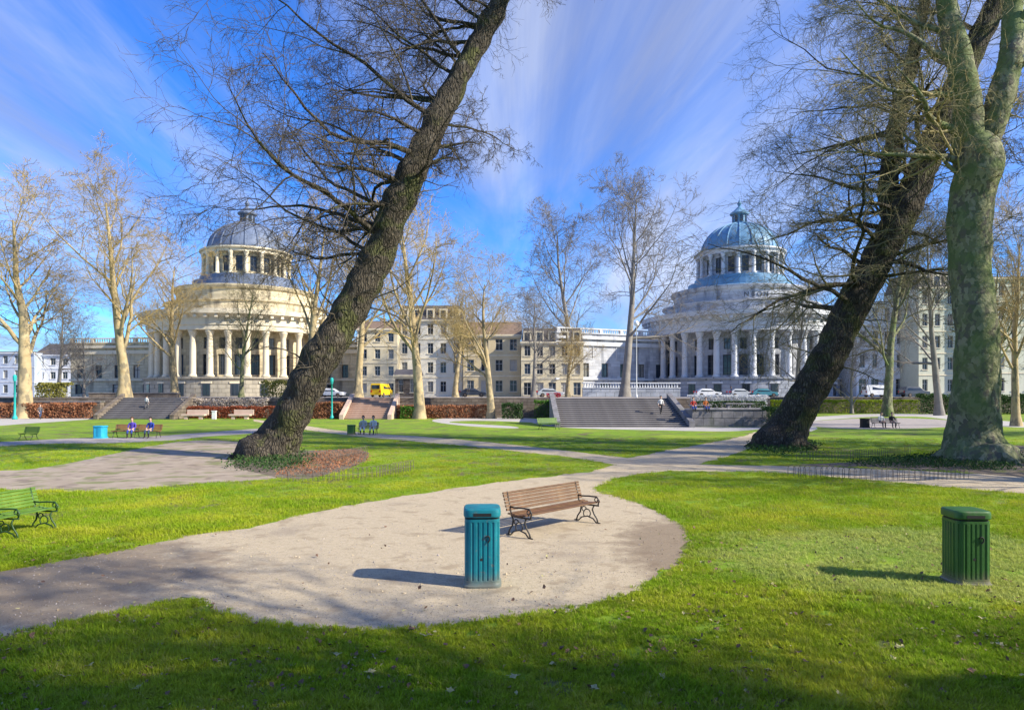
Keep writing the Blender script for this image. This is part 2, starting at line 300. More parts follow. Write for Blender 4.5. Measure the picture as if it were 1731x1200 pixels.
M['riser'] = mat('shaded_risers', (.06, .055, .06), (.10, .095, .10), 1.2, .85)  # riser shade put into the colour, so the treads read lighter
M['riser_pink'] = mat('shaded_pink_risers', (.28, .17, .12), (.36, .24, .18), 1.2, .85)  # pink risers darkened the same way, as painted shade
M['stone_pink'] = mat('pink_steps', (.50, .36, .28), (.60, .46, .37), 1.2, .8, .006, 14)
M['stone_brown'] = courses(mat('brown_rubble', (.13, .105, .085), (.24, .20, .16), 1.2, .9), .9, .4, amt=.6, bump=.05)
M['wood'] = mat('weathered_bench_wood', (.085, .04, .018), (.17, .095, .045), 3, .6, .004, 30, spec=.4)
add_layer(M['wood'], (.13, .055, .04), 2.0, .52, .7, .8, 4, 3., (1, 8, 8))
M['wood_green'] = mat('green_painted_wood', (.07, .15, .02), (.13, .23, .04), 3, .5, .004, 30)
M['wood_brown'] = mat('red_brown_wood', (.22, .09, .05), (.30, .13, .07), 3, .6)
M['iron'] = mat('cast_iron', (.02, .018, .016), (.045, .035, .025), 6, .5, .003, 40, spec=.5)
M['iron_green'] = mat('dark_green_iron', (.015, .05, .012), (.03, .08, .02), 6, .5, spec=.5)
M['teal'] = mat('teal_bin_paint', (.0, .15, .195), (.003, .20, .25), 3, .5, .003, 25, spec=.5)
add_layer(M['teal'], (.02, .09, .10), 6, .54, .72, .65, 8, 3., (1, 1, .25))
add_layer(M['teal'], (.16, .15, .12), 9, .62, .70, .6, 6, 9.)
def grime(m, zmax, color=(.17, .14, .10)):
    t = m.node_tree; b = t.nodes['Principled BSDF']; src = b.inputs['Base Color'].links[0].from_socket
    tcn = N(t, 'ShaderNodeTexCoord'); sp = N(t, 'ShaderNodeSeparateXYZ'); t.links.new(tcn.outputs['Object'], sp.inputs[0]); n = N(t, 'ShaderNodeTexNoise'); n.inputs['Scale'].default_value = 7; n.inputs['Detail'].default_value = 8; t.links.new(tcn.outputs['Object'], n.inputs['Vector'])
    a_ = N(t, 'ShaderNodeMath', operation='MULTIPLY_ADD', i1=-.55 * zmax); t.links.new(n.outputs[0], a_.inputs[0]); t.links.new(sp.outputs[2], a_.inputs[2])
    r = N(t, 'ShaderNodeMapRange', interpolation_type='SMOOTHSTEP'); r.inputs[1].default_value = zmax * .5; r.inputs[2].default_value = -zmax * .25; r.inputs[3].default_value = 0; r.inputs[4].default_value = .8; t.links.new(a_.outputs[0], r.inputs[0])
    x = N(t, 'ShaderNodeMix', data_type='RGBA'); t.links.new(r.outputs[0], x.inputs['Factor']); t.links.new(src, x.inputs['A']); x.inputs['B'].default_value = (*color, 1); t.links.new(x.outputs['Result'], b.inputs['Base Color']); return m
grime(M['teal'], .34)
M['green_paint'] = mat('dark_green_paint', (.02, .085, .015), (.035, .12, .02), 3, .45, .003, 25, spec=.5)
add_layer(M['green_paint'], (.08, .075, .05), 6, .56, .70, .6, 8, 3., (1, 1, .3)); grime(M['green_paint'], .3)
M['blue_paint'] = mat('light_blue_paint', (.02, .30, .48), (.03, .36, .55), 3, .45)
M['black'] = mat('black_rubber', (.02, .02, .02), rough=.7)
M['white'] = mat('white_paint', (.78, .78, .76), (.70, .70, .68), 2, .6)
M['lamp_glass'] = mat('milk_glass', (.85, .85, .85), rough=.3)
M['teal_post'] = mat('teal_post', (.02, .36, .34), (.03, .42, .40), 3, .5)
M['leaf_dry'] = mat('dry_leaf', (.30, .29, .13), (.40, .36, .18), 12, .7)
M['leaf_brown'] = mat('brown_leaf', (.13, .075, .05), (.20, .12, .08), 12, .8)
M['wire'] = mat('rusty_wire', (.10, .085, .075), (.19, .15, .12), 6, .6)
def leafmat(name, a, b_): 
    m = mat(name, a, b_, 1.5, .75, coord='Object'); t = m.node_tree; b = t.nodes['Principled BSDF']; src = b.inputs['Base Color'].links[0].from_socket
    tr = N(t, 'ShaderNodeBsdfTranslucent'); t.links.new(src, tr.inputs[0]); ms = N(t, 'ShaderNodeMixShader', i0=.3)
    t.links.new(b.outputs[0], ms.inputs[1]); t.links.new(tr.outputs[0], ms.inputs[2]); t.links.new(ms.outputs[0], t.nodes['Material Output'].inputs[0]); return m
M['h_red'] = leafmat('red_brown_leaves', (.22, .05, .025), (.36, .11, .05))
M['h_rust'] = leafmat('rusty_twiggy_leaves', (.30, .12, .06), (.42, .21, .11))
M['h_pale'] = leafmat('pale_blossom', (.52, .44, .36), (.66, .58, .50))
M['h_white'] = leafmat('white_blossom', (.55, .57, .60), (.72, .73, .75))
M['h_lime'] = leafmat('lime_leaves', (.20, .30, .015), (.36, .42, .02))
M['h_green'] = leafmat('mid_green_leaves', (.06, .16, .02), (.12, .26, .03))
M['h_dark'] = leafmat('dark_green_leaves', (.03, .075, .02), (.06, .12, .03))
M['h_yel'] = leafmat('yellow_green_leaves', (.22, .22, .05), (.32, .30, .08))
M['h_rose'] = leafmat('crimson_flowers', (.40, .03, .06), (.55, .06, .10))

# ------------------------------------------------------------------ ground
ground = mesh('ground', [(-1500, -60, 0), (1500, -60, 0), (1500, 2600, 0), (-1500, 2600, 0)], [(0, 1, 2, 3)], M['lawn'])
tag(link('ground', ground), kind='structure')
def dens(poly, close=True, jit=.05):
    """a plan outline with small irregularities, denser close to the viewer"""
    out = []
    n = len(poly)
    for i in range(n):
        a, b = poly[i], poly[(i + 1) % n]; L = (b - a).length; st = max(.07, .012 * min(a.y, b.y)); k = max(1, min(160, int(L / st)))
        nrm = Vector((-(b - a).y, (b - a).x, 0)); nrm.normalize()
        for j in range(k):
            p = a.lerp(b, j / k); w = jit * (math.sin(p.x * 3.1 + p.y * 1.7) * .5 + math.sin(p.x * 9.3 - p.y * 7.1) * .3 + random.uniform(-.5, .5)) 
            out.append(p + nrm * w)
    return out
def catmull(pts, k=6):
    out = []; n = len(pts)
    for i in range(n):
        p0, p1, p2, p3 = pts[i - 1], pts[i], pts[(i + 1) % n], pts[(i + 2) % n]
        for j in range(k):
            t = j / k; out.append(.5 * ((2 * p1) + (p2 - p0) * t + (2 * p0 - 5 * p1 + 4 * p2 - p3) * t * t + (3 * p1 - p0 - 3 * p2 + p3) * t ** 3))
    return out
def sheet(name, pts, z, m, jit=.05):
    P = dens(pts, jit=jit); bm = bmesh.new(); vs = [bm.verts.new((p.x, p.y, z)) for p in P]
    es = [bm.edges.new((vs[i], vs[(i + 1) % len(vs)])) for i in range(len(vs))]
    bmesh.ops.triangle_fill(bm, use_beauty=True, edges=es); me = bpy.data.meshes.new(name)
    for f in bm.faces:
        if f.normal.z < 0: f.normal_flip()
    bm.to_mesh(me); bm.free(); me.materials.append(m); o = link(name, me); tag(o, kind='structure'); return [(p.x, p.y) for p in pts]
PATHS = []
def path(name, px_pts, z, m, jit=.05, smooth=True):
    pts = [G(*q) for q in px_pts]
    if name != 'path': pts = catmull(pts, 4)
    PATHS.append(sheet(name, pts, z, m, jit))
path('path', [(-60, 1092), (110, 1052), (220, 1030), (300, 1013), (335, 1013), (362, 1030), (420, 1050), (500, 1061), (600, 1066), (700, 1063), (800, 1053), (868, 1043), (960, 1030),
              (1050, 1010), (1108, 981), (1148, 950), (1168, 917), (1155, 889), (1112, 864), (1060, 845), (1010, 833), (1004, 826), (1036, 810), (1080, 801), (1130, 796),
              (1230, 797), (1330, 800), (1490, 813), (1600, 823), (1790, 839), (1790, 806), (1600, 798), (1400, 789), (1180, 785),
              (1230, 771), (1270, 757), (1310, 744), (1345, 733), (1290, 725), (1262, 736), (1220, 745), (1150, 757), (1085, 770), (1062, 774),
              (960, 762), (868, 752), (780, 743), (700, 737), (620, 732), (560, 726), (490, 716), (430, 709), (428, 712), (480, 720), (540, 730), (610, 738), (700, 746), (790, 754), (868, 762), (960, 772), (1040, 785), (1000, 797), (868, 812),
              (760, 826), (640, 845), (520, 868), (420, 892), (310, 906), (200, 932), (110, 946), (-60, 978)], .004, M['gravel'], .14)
path('side_path', [(-60, 800), (60, 792), (150, 776), (235, 758), (300, 747), (360, 744), (430, 750), (478, 762), (500, 780), (488, 802), (430, 812), (330, 817), (240, 826), (140, 831), (60, 829), (-60, 822)], .004, M['worn'], .12)
path('bench_path', [(-60, 757), (80, 750), (180, 749), (290, 744), (345, 738), (420, 733), (480, 726), (470, 722), (400, 727), (320, 733), (230, 739), (120, 741), (40, 745), (-60, 750)], .004, M['path'])
path('left_plaza', [(-80, 722), (60, 715), (150, 709), (200, 706), (-80, 704)], .004, M['plaza'])
path('stair_plaza', [(905, 716), (960, 723), (1100, 727), (1230, 729), (1290, 726), (1345, 733), (1380, 722), (1300, 714), (1295, 721.5), (1160, 721.5), (940, 719), (900, 712.5)], .008, M['plaza'])
path('oval_path', [(1300, 712), (1400, 703), (1480, 699.5), (1560, 699.5), (1640, 704), (1690, 711), (1800, 717), (1800, 724), (1680, 720), (1630, 713), (1560, 704.5), (1480, 704.5), (1400, 709), (1345, 716), (1350, 722)], .004, M['plaza'])
path('bare_oval', [(1350, 715), (1430, 708), (1520, 706.5), (1600, 710), (1640, 717), (1600, 722), (1500, 725), (1400, 723)], .006, M['path'])
path('middle_path', [(740, 708), (800, 704), (880, 706), (935, 711), (935, 716), (880, 713), (800, 711), (760, 714), (860, 720), (870, 724), (790, 720), (735, 713)], .004, M['plaza'])
path('flower_bed', [(430, 799), (500, 810), (560, 801), (612, 783), (624, 769), (600, 759), (540, 761), (480, 761), (420, 766), (392, 783)], .008, M['soil'], .08)
path('tree_bed', [(1345, 786.5), (1460, 790), (1600, 796.5), (1790, 804), (1790, 762), (1700, 752), (1640, 756), (1600, 768), (1500, 778), (1400, 783)], .008, M['soil'], .08)
def inside(x, y, poly):
    r = np.zeros(len(x), bool); p = np.array(poly); q = np.roll(p, -1, 0)
    for (x1, y1), (x2, y2) in zip(p, q):
        if y1 == y2: continue
        c = ((y1 > y) != (y2 > y)) & (x < (x2 - x1) * (y - y1) / (y2 - y1) + x1); r ^= c
    return r
# ---- grass, gravel stones: uncountable, laid on the lawns and on the path
def scatter(name, protos, pts, rot, scl, label, cat):
    for i, pr in enumerate(protos):
        sel = np.arange(len(pts)) % len(protos) == i
        me = bpy.data.meshes.new(name); P = pts[sel]; me.vertices.add(len(P)); me.vertices.foreach_set('co', P.astype(np.float32).ravel())
        a = me.attributes.new('rot', 'FLOAT_VECTOR', 'POINT'); a.data.foreach_set('vector', rot[sel].astype(np.float32).ravel())
        a = me.attributes.new('scl', 'FLOAT', 'POINT'); a.data.foreach_set('value', scl[sel].astype(np.float32))
        o = link(name, me); tag(o, label, cat, kind='stuff')
        ng = bpy.data.node_groups.new(name + '_nodes', 'GeometryNodeTree')
        ng.interface.new_socket('Geometry', in_out='INPUT', socket_type='NodeSocketGeometry'); ng.interface.new_socket('Geometry', in_out='OUTPUT', socket_type='NodeSocketGeometry')
        gi = ng.nodes.new('NodeGroupInput'); go = ng.nodes.new('NodeGroupOutput'); ip = ng.nodes.new('GeometryNodeInstanceOnPoints')
        oi = ng.nodes.new('GeometryNodeObjectInfo'); oi.inputs[0].default_value = pr
        n1 = ng.nodes.new('GeometryNodeInputNamedAttribute'); n1.data_type = 'FLOAT_VECTOR'; n1.inputs[0].default_value = 'rot'
        n2 = ng.nodes.new('GeometryNodeInputNamedAttribute'); n2.data_type = 'FLOAT'; n2.inputs[0].default_value = 'scl'
        m2p = ng.nodes.new('GeometryNodeMeshToPoints')
        ng.links.new(gi.outputs[0], m2p.inputs[0]); ng.links.new(m2p.outputs[0], ip.inputs['Points']); ng.links.new(oi.outputs['Geometry'], ip.inputs['Instance'])
        ng.links.new(n1.outputs[0], ip.inputs['Rotation']); ng.links.new(n2.outputs[0], ip.inputs['Scale']); ng.links.new(ip.outputs[0], go.inputs[0])
        md = o.modifiers.new('scatter', 'NODES'); md.node_group = ng
def tuft(seed, n, h, spread):
    r = random.Random(seed); v = []; f = []
    for i in range(n):
        a = r.uniform(0, 2 * PI); d = spread * math.sqrt(r.random()); x, y = d * math.cos(a), d * math.sin(a)
        b = r.uniform(0, 2 * PI); hh = h * r.uniform(.45, 1.15); ln = r.uniform(.2, 1.0) * hh; w = r.uniform(.0028, .0048)
        cx, sx = math.cos(b), math.sin(b); k = len(v)
        v += [(x - sx * w, y + cx * w, -.004), (x + sx * w, y - cx * w, -.004), (x + cx * ln * .35 + sx * w * .8, y + sx * ln * .35 - cx * w * .8, hh * .6),
              (x + cx * ln * .35 - sx * w * .8, y + sx * ln * .35 + cx * w * .8, hh * .6), (x + cx * ln, y + sx * ln, hh)]
        f += [(k, k + 1, k + 2, k + 3), (k + 3, k + 2, k + 4)]
    return bpy.data.objects.new('grass_tuft', mesh('grass_tuft', v, f, M['grass']))
def lawn_points(n, d0, d1, edge=.0):
    u = rng.random(n); d = d0 / (1 - u * (1 - d0 / d1)); x = (rng.random(n) * 2 - 1) * (d * .80 + 1.2)
    keep = np.ones(n, bool)
    for p in PATHS:
        ins = inside(x + rng.normal(0, .05, n), d + rng.normal(0, .07, n), p); keep &= ~(ins & (rng.random(n) > -1))
    return x[keep], d[keep]
def put_grass(n, d0, d1, nb, h, spread, seed):
    x, d = lawn_points(n, d0, d1); k = len(x)
    bare = (np.sin(x * 2.3 + 1.7 * np.sin(d * 1.9)) * np.sin(d * 2.9 + np.sin(x * 1.6) * 1.4) + .45 * np.sin(x * 6.1 + d * 4.3) * np.sin(d * 7.7 - x * 2.9)); kp = rng.random(len(x)) > np.clip((bare - .55) * 2.2, 0, .85); x, d = x[kp], d[kp]; k = len(x)
    patch = np.sin(x * .9 + 1.3 * np.sin(d * .7)) * np.sin(d * 1.1 + np.sin(x * .6) * 1.7)
    pts = np.stack([x, d, np.zeros(k)], 1); rot = np.stack([rng.normal(0, .12, k), rng.normal(0, .12, k), rng.random(k) * 6.28], 1)
    scl = rng.uniform(.55, 1.25, k) * (1 + .25 * patch)
    scatter('grass', [tuft(seed + j, nb, h, spread) for j in range(3)], pts, rot, scl, 'short bright green grass of the park lawns', 'grass')
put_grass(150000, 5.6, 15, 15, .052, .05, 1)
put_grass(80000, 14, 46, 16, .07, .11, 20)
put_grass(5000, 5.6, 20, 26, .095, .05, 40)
k = 42000; u = rng.random(k); d = 6.5 / (1 - u * (1 - 6.5 / 26)); x = (rng.random(k) * 2 - 1) * d * .8; ins = inside(x, d, PATHS[0]); x, d = x[ins], d[ins]; k = len(x)
def pebble(seed):
    bm = bmesh.new(); bmesh.ops.create_icosphere(bm, subdivisions=1, radius=.01); r = random.Random(seed)
    for v in bm.verts: v.co = Vector((v.co.x * r.uniform(.7, 1.3), v.co.y * r.uniform(.7, 1.2), v.co.z * r.uniform(.4, .7)))
    me = bpy.data.meshes.new('pebble'); bm.to_mesh(me); bm.free(); me.materials.append(M['path' if seed else 'gravel']); return bpy.data.objects.new('pebble', me)
scatter('gravel_stones', [pebble(0), pebble(1)], np.stack([x, d, np.full(k, .006)], 1), rng.random((k, 3)) * 6.28, rng.gamma(2.0, .30, k), 'loose small stones on the sandy gravel path', 'gravel')

# ------------------------------------------------------------------ terrace, walls and steps
TZ = 2.6
tp = [(-900, 88), (A(935, 88).x, 88), (A(944, 71).x, 71), (A(1302, 71).x, 71), (A(1302, 112).x, 112), (900, 112), (900, 1400), (-900, 1400)]
ter = MB().prism(tp, -.5, TZ).obj('terrace', M['path']); tag(ter, kind='structure'); ter.data.materials.append(M['stone_brown'])
for p_ in ter.data.polygons: p_.material_index = 0 if abs(p_.normal.z) > .5 else 1
road = MB().box(-300, 300, 118, 130, TZ + .002, TZ + .006).obj('road', M['stone_step']); tag(road, kind='structure')
def stairs(label, x0, x1, d0, d1, z1, n, m, wall=None):
    a = A(x0, d0); b = A(x1, d0); w = b.x - a.x; o = thing('staircase', (a.x, d0, 0), label, 'stairs'); run = (d1 - d0) / n; rise = z1 / n
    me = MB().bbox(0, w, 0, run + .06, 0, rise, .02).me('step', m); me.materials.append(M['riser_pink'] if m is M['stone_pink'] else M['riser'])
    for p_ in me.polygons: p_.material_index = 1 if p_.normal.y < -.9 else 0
    for i in range(n):
        s_ = link('step', me, o, (random.uniform(-.02, .02), i * run, i * rise + .001 * i))
    if n > 1:
        body = MB().add([(0.05, run, -.1), (w - .05, run, -.1), (w - .05, d1 - d0, -.1), (.05, d1 - d0, -.1), (.05, run, .02), (w - .05, run, .02), (w - .05, d1 - d0, z1 - rise - .03), (.05, d1 - d0, z1 - rise - .03)],
                        [(3, 2, 1, 0), (4, 5, 6, 7), (0, 1, 5, 4), (1, 2, 6, 5), (2, 3, 7, 6), (3, 0, 4, 7)])
        body.obj('stair_core', m, o)
    if wall:
        for sx in (-.55, w + .05):
            q = MB().add([(sx, -.3, 0), (sx + .5, -.3, 0), (sx + .5, d1 - d0, 0), (sx, d1 - d0, 0), (sx, -.3, .55), (sx + .5, -.3, .55), (sx + .5, d1 - d0, z1 + .5), (sx, d1 - d0, z1 + .5)],
                         [(3, 2, 1, 0), (4, 5, 6, 7), (0, 1, 5, 4), (1, 2, 6, 5), (2, 3, 7, 6), (3, 0, 4, 7)])
            q.obj('side_wall', wall, o)
    return o
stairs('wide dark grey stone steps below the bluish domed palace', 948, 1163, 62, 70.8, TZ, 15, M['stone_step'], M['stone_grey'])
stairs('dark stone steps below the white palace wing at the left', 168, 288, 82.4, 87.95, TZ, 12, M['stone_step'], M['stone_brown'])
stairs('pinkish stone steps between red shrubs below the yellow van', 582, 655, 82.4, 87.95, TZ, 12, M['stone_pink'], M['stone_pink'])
# grey block wall right of the wide steps
a = A(1170, 62.5); b = A(1296, 62.5); wl_ = thing('block_wall', (a.x, 62.5, 0), 'grey stone block wall right of the wide dark steps', 'wall'); L = b.x - a.x
for r_ in range(2):
    x = 0.0
    while x < L - .05:
        w = min(random.uniform(.75, 1.05), L - x); MB().bbox(x + .012, x + w - .012, random.uniform(-.02, .015), .6, r_ * .78 + .01, r_ * .78 + .765, .03).obj('stone_block', M['stone_grey'], wl_); x += w
MB().box(0, L, .1, 8.4, 0, 1.55).obj('core', M['stone_grey'], wl_)
x = 0.0
while x < L - .05:
    w = min(1.6, L - x); MB().bbox(x + .01, x + w - .01, -.1, .8, 1.56, 1.72, .03).obj('coping_stone', M['stone_step'], wl_); x += w
for k_, (x0_, x1_, z_) in enumerate(((.2, 2.3, 2.0), (3.6, 6.2, 2.15))):
    MB().bbox(x0_, x1_, 1.6, 2.3, z_ - .1, z_, .02).box(x0_ + .2, x0_ + .4, 1.7, 2.2, 1.55, z_ - .1).box(x1_ - .4, x1_ - .2, 1.7, 2.2, 1.55, z_ - .1).obj('ledge_seat', M['stone_grey'], wl_)
# dark rubble parapet behind the left steps
a = A(150, 96); b = A(300, 96); pw = thing('rubble_wall', (a.x, 96, TZ), 'dark brown rubble wall behind the left steps', 'wall')
MB().box(0, b.x - a.x, 0, .6, 0, .55).obj('wall', M['stone_brown'], pw); MB().bbox(-.1, b.x - a.x + .1, -.08, .68, .55, .68, .03).obj('coping', M['stone_grey'], pw)
a = A(-20, 86.5); b = A(165, 86.5); pw = thing('rubble_wall', (a.x, 87.0, 0), 'low brown rubble wall left of the dark steps', 'wall')
MB().box(0, b.x - a.x, 0, .9, 0, 2.0).obj('wall', M['stone_brown'], pw); MB().bbox(-.1, b.x - a.x + .1, -.08, .95, 2.0, 2.15, .03).obj('coping', M['stone_grey'], pw)

# ------------------------------------------------------------------ buildings
def wall_grid(W_, H_, ops, dep=.3):
    """front wall in the xz plane (facing -y) with real openings and their reveals"""
    xs = sorted({0, W_, *[o[0] for o in ops], *[o[1] for o in ops]}); zs = sorted({0, H_, *[o[2] for o in ops], *[o[3] for o in ops]})
    mb = MB()
    for i in range(len(xs) - 1):
        for j in range(len(zs) - 1):
            cx = (xs[i] + xs[i + 1]) / 2; cz = (zs[j] + zs[j + 1]) / 2
            if any(o[0] < cx < o[1] and o[2] < cz < o[3] for o in ops): continue
            mb.add([(xs[i], 0, zs[j]), (xs[i + 1], 0, zs[j]), (xs[i + 1], 0, zs[j + 1]), (xs[i], 0, zs[j + 1])], [(0, 1, 2, 3)])
    for x0, x1, z0, z1 in ops:
        mb.add([(x0, 0, z0), (x1, 0, z0), (x1, 0, z1), (x0, 0, z1), (x0, dep, z0), (x1, dep, z0), (x1, dep, z1), (x0, dep, z1)], [(0, 4, 5, 1), (1, 5, 6, 2), (2, 6, 7, 3), (3, 7, 4, 0)])
    return mb
def window_meshes(w, h, fm, style=0):
    t = .08 if w < 1.6 else .11
    mb = MB().box(0, t, -.04, .06, 0, h).box(w - t, w, -.04, .06, 0, h).box(t, w - t, -.04, .06, 0, t).box(t, w - t, -.04, .06, h - t, h)
    mb.box(w / 2 - t / 2, w / 2 + t / 2, -.03, .05, t, h - t)
    for q in ((.62,) if h < 3 else (.34, .67)): mb.box(t, w / 2 - t / 2, -.028, .05, h * q, h * q + t * .8).box(w / 2 + t / 2, w - t, -.028, .05, h * q, h * q + t * .8)
    return mb.me('window', fm), MB().box(.02, w - .02, .065, .09, .02, h - .02).me('pane', M['glass'])
PV = {}
def pane_var(key, pk):
    i = 0 if pk < .75 else 1 if pk < .9 else 2
    if (key, i) not in PV: PV[(key, i)] = MB().box(.02, key[0] - .02, .065, .09, .02, key[1] - .02).me('pane', (M['glass_curtain'], M['glass_sky_reflection'], M['blind'])[i])
    return PV[(key, i)]
def add_windows(root, ops, fm, off=(0, 0, 0), rz=0, dep=.24, sill=None):
    cache = {}; c, s_ = math.cos(rz), math.sin(rz)
    for x0, x1, z0, z1 in ops:
        key = (round(x1 - x0, 3), round(z1 - z0, 3))
        if key not in cache: cache[key] = window_meshes(*key, fm) + ((MB().box(-.12, key[0] + .12, -.36, -.20, -.14, 0).me('sill', sill),) if sill else ())
        pk = random.random(); w = link('window', cache[key][0], root, (off[0] + c * x0 - s_ * dep, off[1] + s_ * x0 + c * dep, off[2] + z0), (0, 0, rz)); link('pane', cache[key][1] if pk < .6 else pane_var(key, pk), w)
        if sill: link('sill', cache[key][2], w)
def house(label, x0, x1, ytop, d, mwall, storeys, bays, wf=.5, hf=.6, roof='flat', rm='roof_dark', trim='trim_cream', name='town_house', depth=12, z0=TZ, rz=0, door=False, chim=0, ground=None):
    a = A(x0, d); W_ = (x1 - x0) / F * d; H_ = zat(ytop, d) - z0; o = thing(name, (a.x, d, z0), label, 'building', rz)
    sh = H_ / storeys; bw = W_ / bays; ops = []
    for s_ in range(storeys):
        for b_ in range(bays):
            w = bw * wf; h = sh * hf; xc = bw * (b_ + .5); zb = s_ * sh + sh * (1 - hf) * .55
            if s_ == 0 and ground: w = bw * ground; zb = .3; h = sh * .7
            ops.append((round(xc - w / 2, 3), round(xc + w / 2, 3), round(zb, 3), round(zb + h, 3)))
    wm = wall_grid(W_, H_, ops); wm.add([(0, 0, 0), (0, depth, 0), (0, depth, H_), (0, 0, H_), (W_, 0, 0), (W_, depth, 0), (W_, depth, H_), (W_, 0, H_)], [(0, 3, 2, 1), (4, 5, 6, 7), (1, 2, 6, 5), (3, 7, 6, 2)])
    wm.obj('wall', M[mwall], o); MB().box(.3, W_ - .3, .36, .5, .1, H_ - .1).obj('room_backing', M['frame_dark'], o)
    add_windows(o, ops, M['frame'], sill=M[trim])
    for s_ in range(1, storeys): MB().box(-.04, W_ + .04, -.10, .02, s_ * sh - .12, s_ * sh + .10).obj('string_course', M[trim], o)
    MB().box(-.25, W_ + .25, -.45, .1, H_ - .25, H_ + .05).box(-.12, W_ + .12, -.25, .05, H_ - .6, H_ - .25).obj('cornice', M[trim], o)
    if roof == 'pitched':
        rh = min(depth, W_) * .28
        rf = MB().add([(-.3, -.4, H_ + .05), (W_ + .3, -.4, H_ + .05), (W_ + .3, depth + .4, H_ + .05), (-.3, depth + .4, H_ + .05), (-.3, depth / 2, H_ + rh), (W_ + .3, depth / 2, H_ + rh)], [(3, 2, 1, 0), (0, 1, 5, 4), (2, 3, 4, 5), (0, 4, 3), (1, 2, 5)]).obj('roof', M[rm], o)
    elif roof == 'mansard':
        rh = sh * .8
        rf = MB().add([(0, 0, H_ + .05), (W_, 0, H_ + .05), (W_, depth, H_ + .05), (0, depth, H_ + .05), (.5, 1.3, H_ + rh), (W_ - .5, 1.3, H_ + rh), (W_ - .5, depth - 1.3, H_ + rh), (.5, depth - 1.3, H_ + rh)], [(3, 2, 1, 0), (4, 5, 6, 7), (0, 1, 5, 4), (1, 2, 6, 5), (2, 3, 7, 6), (3, 0, 4, 7)]).obj('roof', M[rm], o)
        for b_ in range(bays):
            xc = bw * (b_ + .5); dm = MB().box(xc - .8, xc + .8, .15, 1.6, H_ + .1, H_ + rh * .75).obj('dormer', M[trim], rf); MB().box(xc - .5, xc + .5, .10, .149, H_ + .35, H_ + rh * .65).obj('dormer_window', M['glass'], rf)
    else: rf = MB().box(.1, W_ - .1, .1, depth - .1, H_ + .052, H_ + .3).obj('roof', M[rm], o)
    for i in range(chim):
        cx = W_ * (i + .5) / chim; MB().box(cx - .45, cx + .45, depth * .45, depth * .45 + .8, H_, H_ + 2.6 + (i % 2) * .5).box(cx - .55, cx + .55, depth * .45 - .1, depth * .45 + .9, H_ + 2.6 + (i % 2) * .5, H_ + 2.8 + (i % 2) * .5).obj('chimney', M['wall_pink'], rf)
    return o

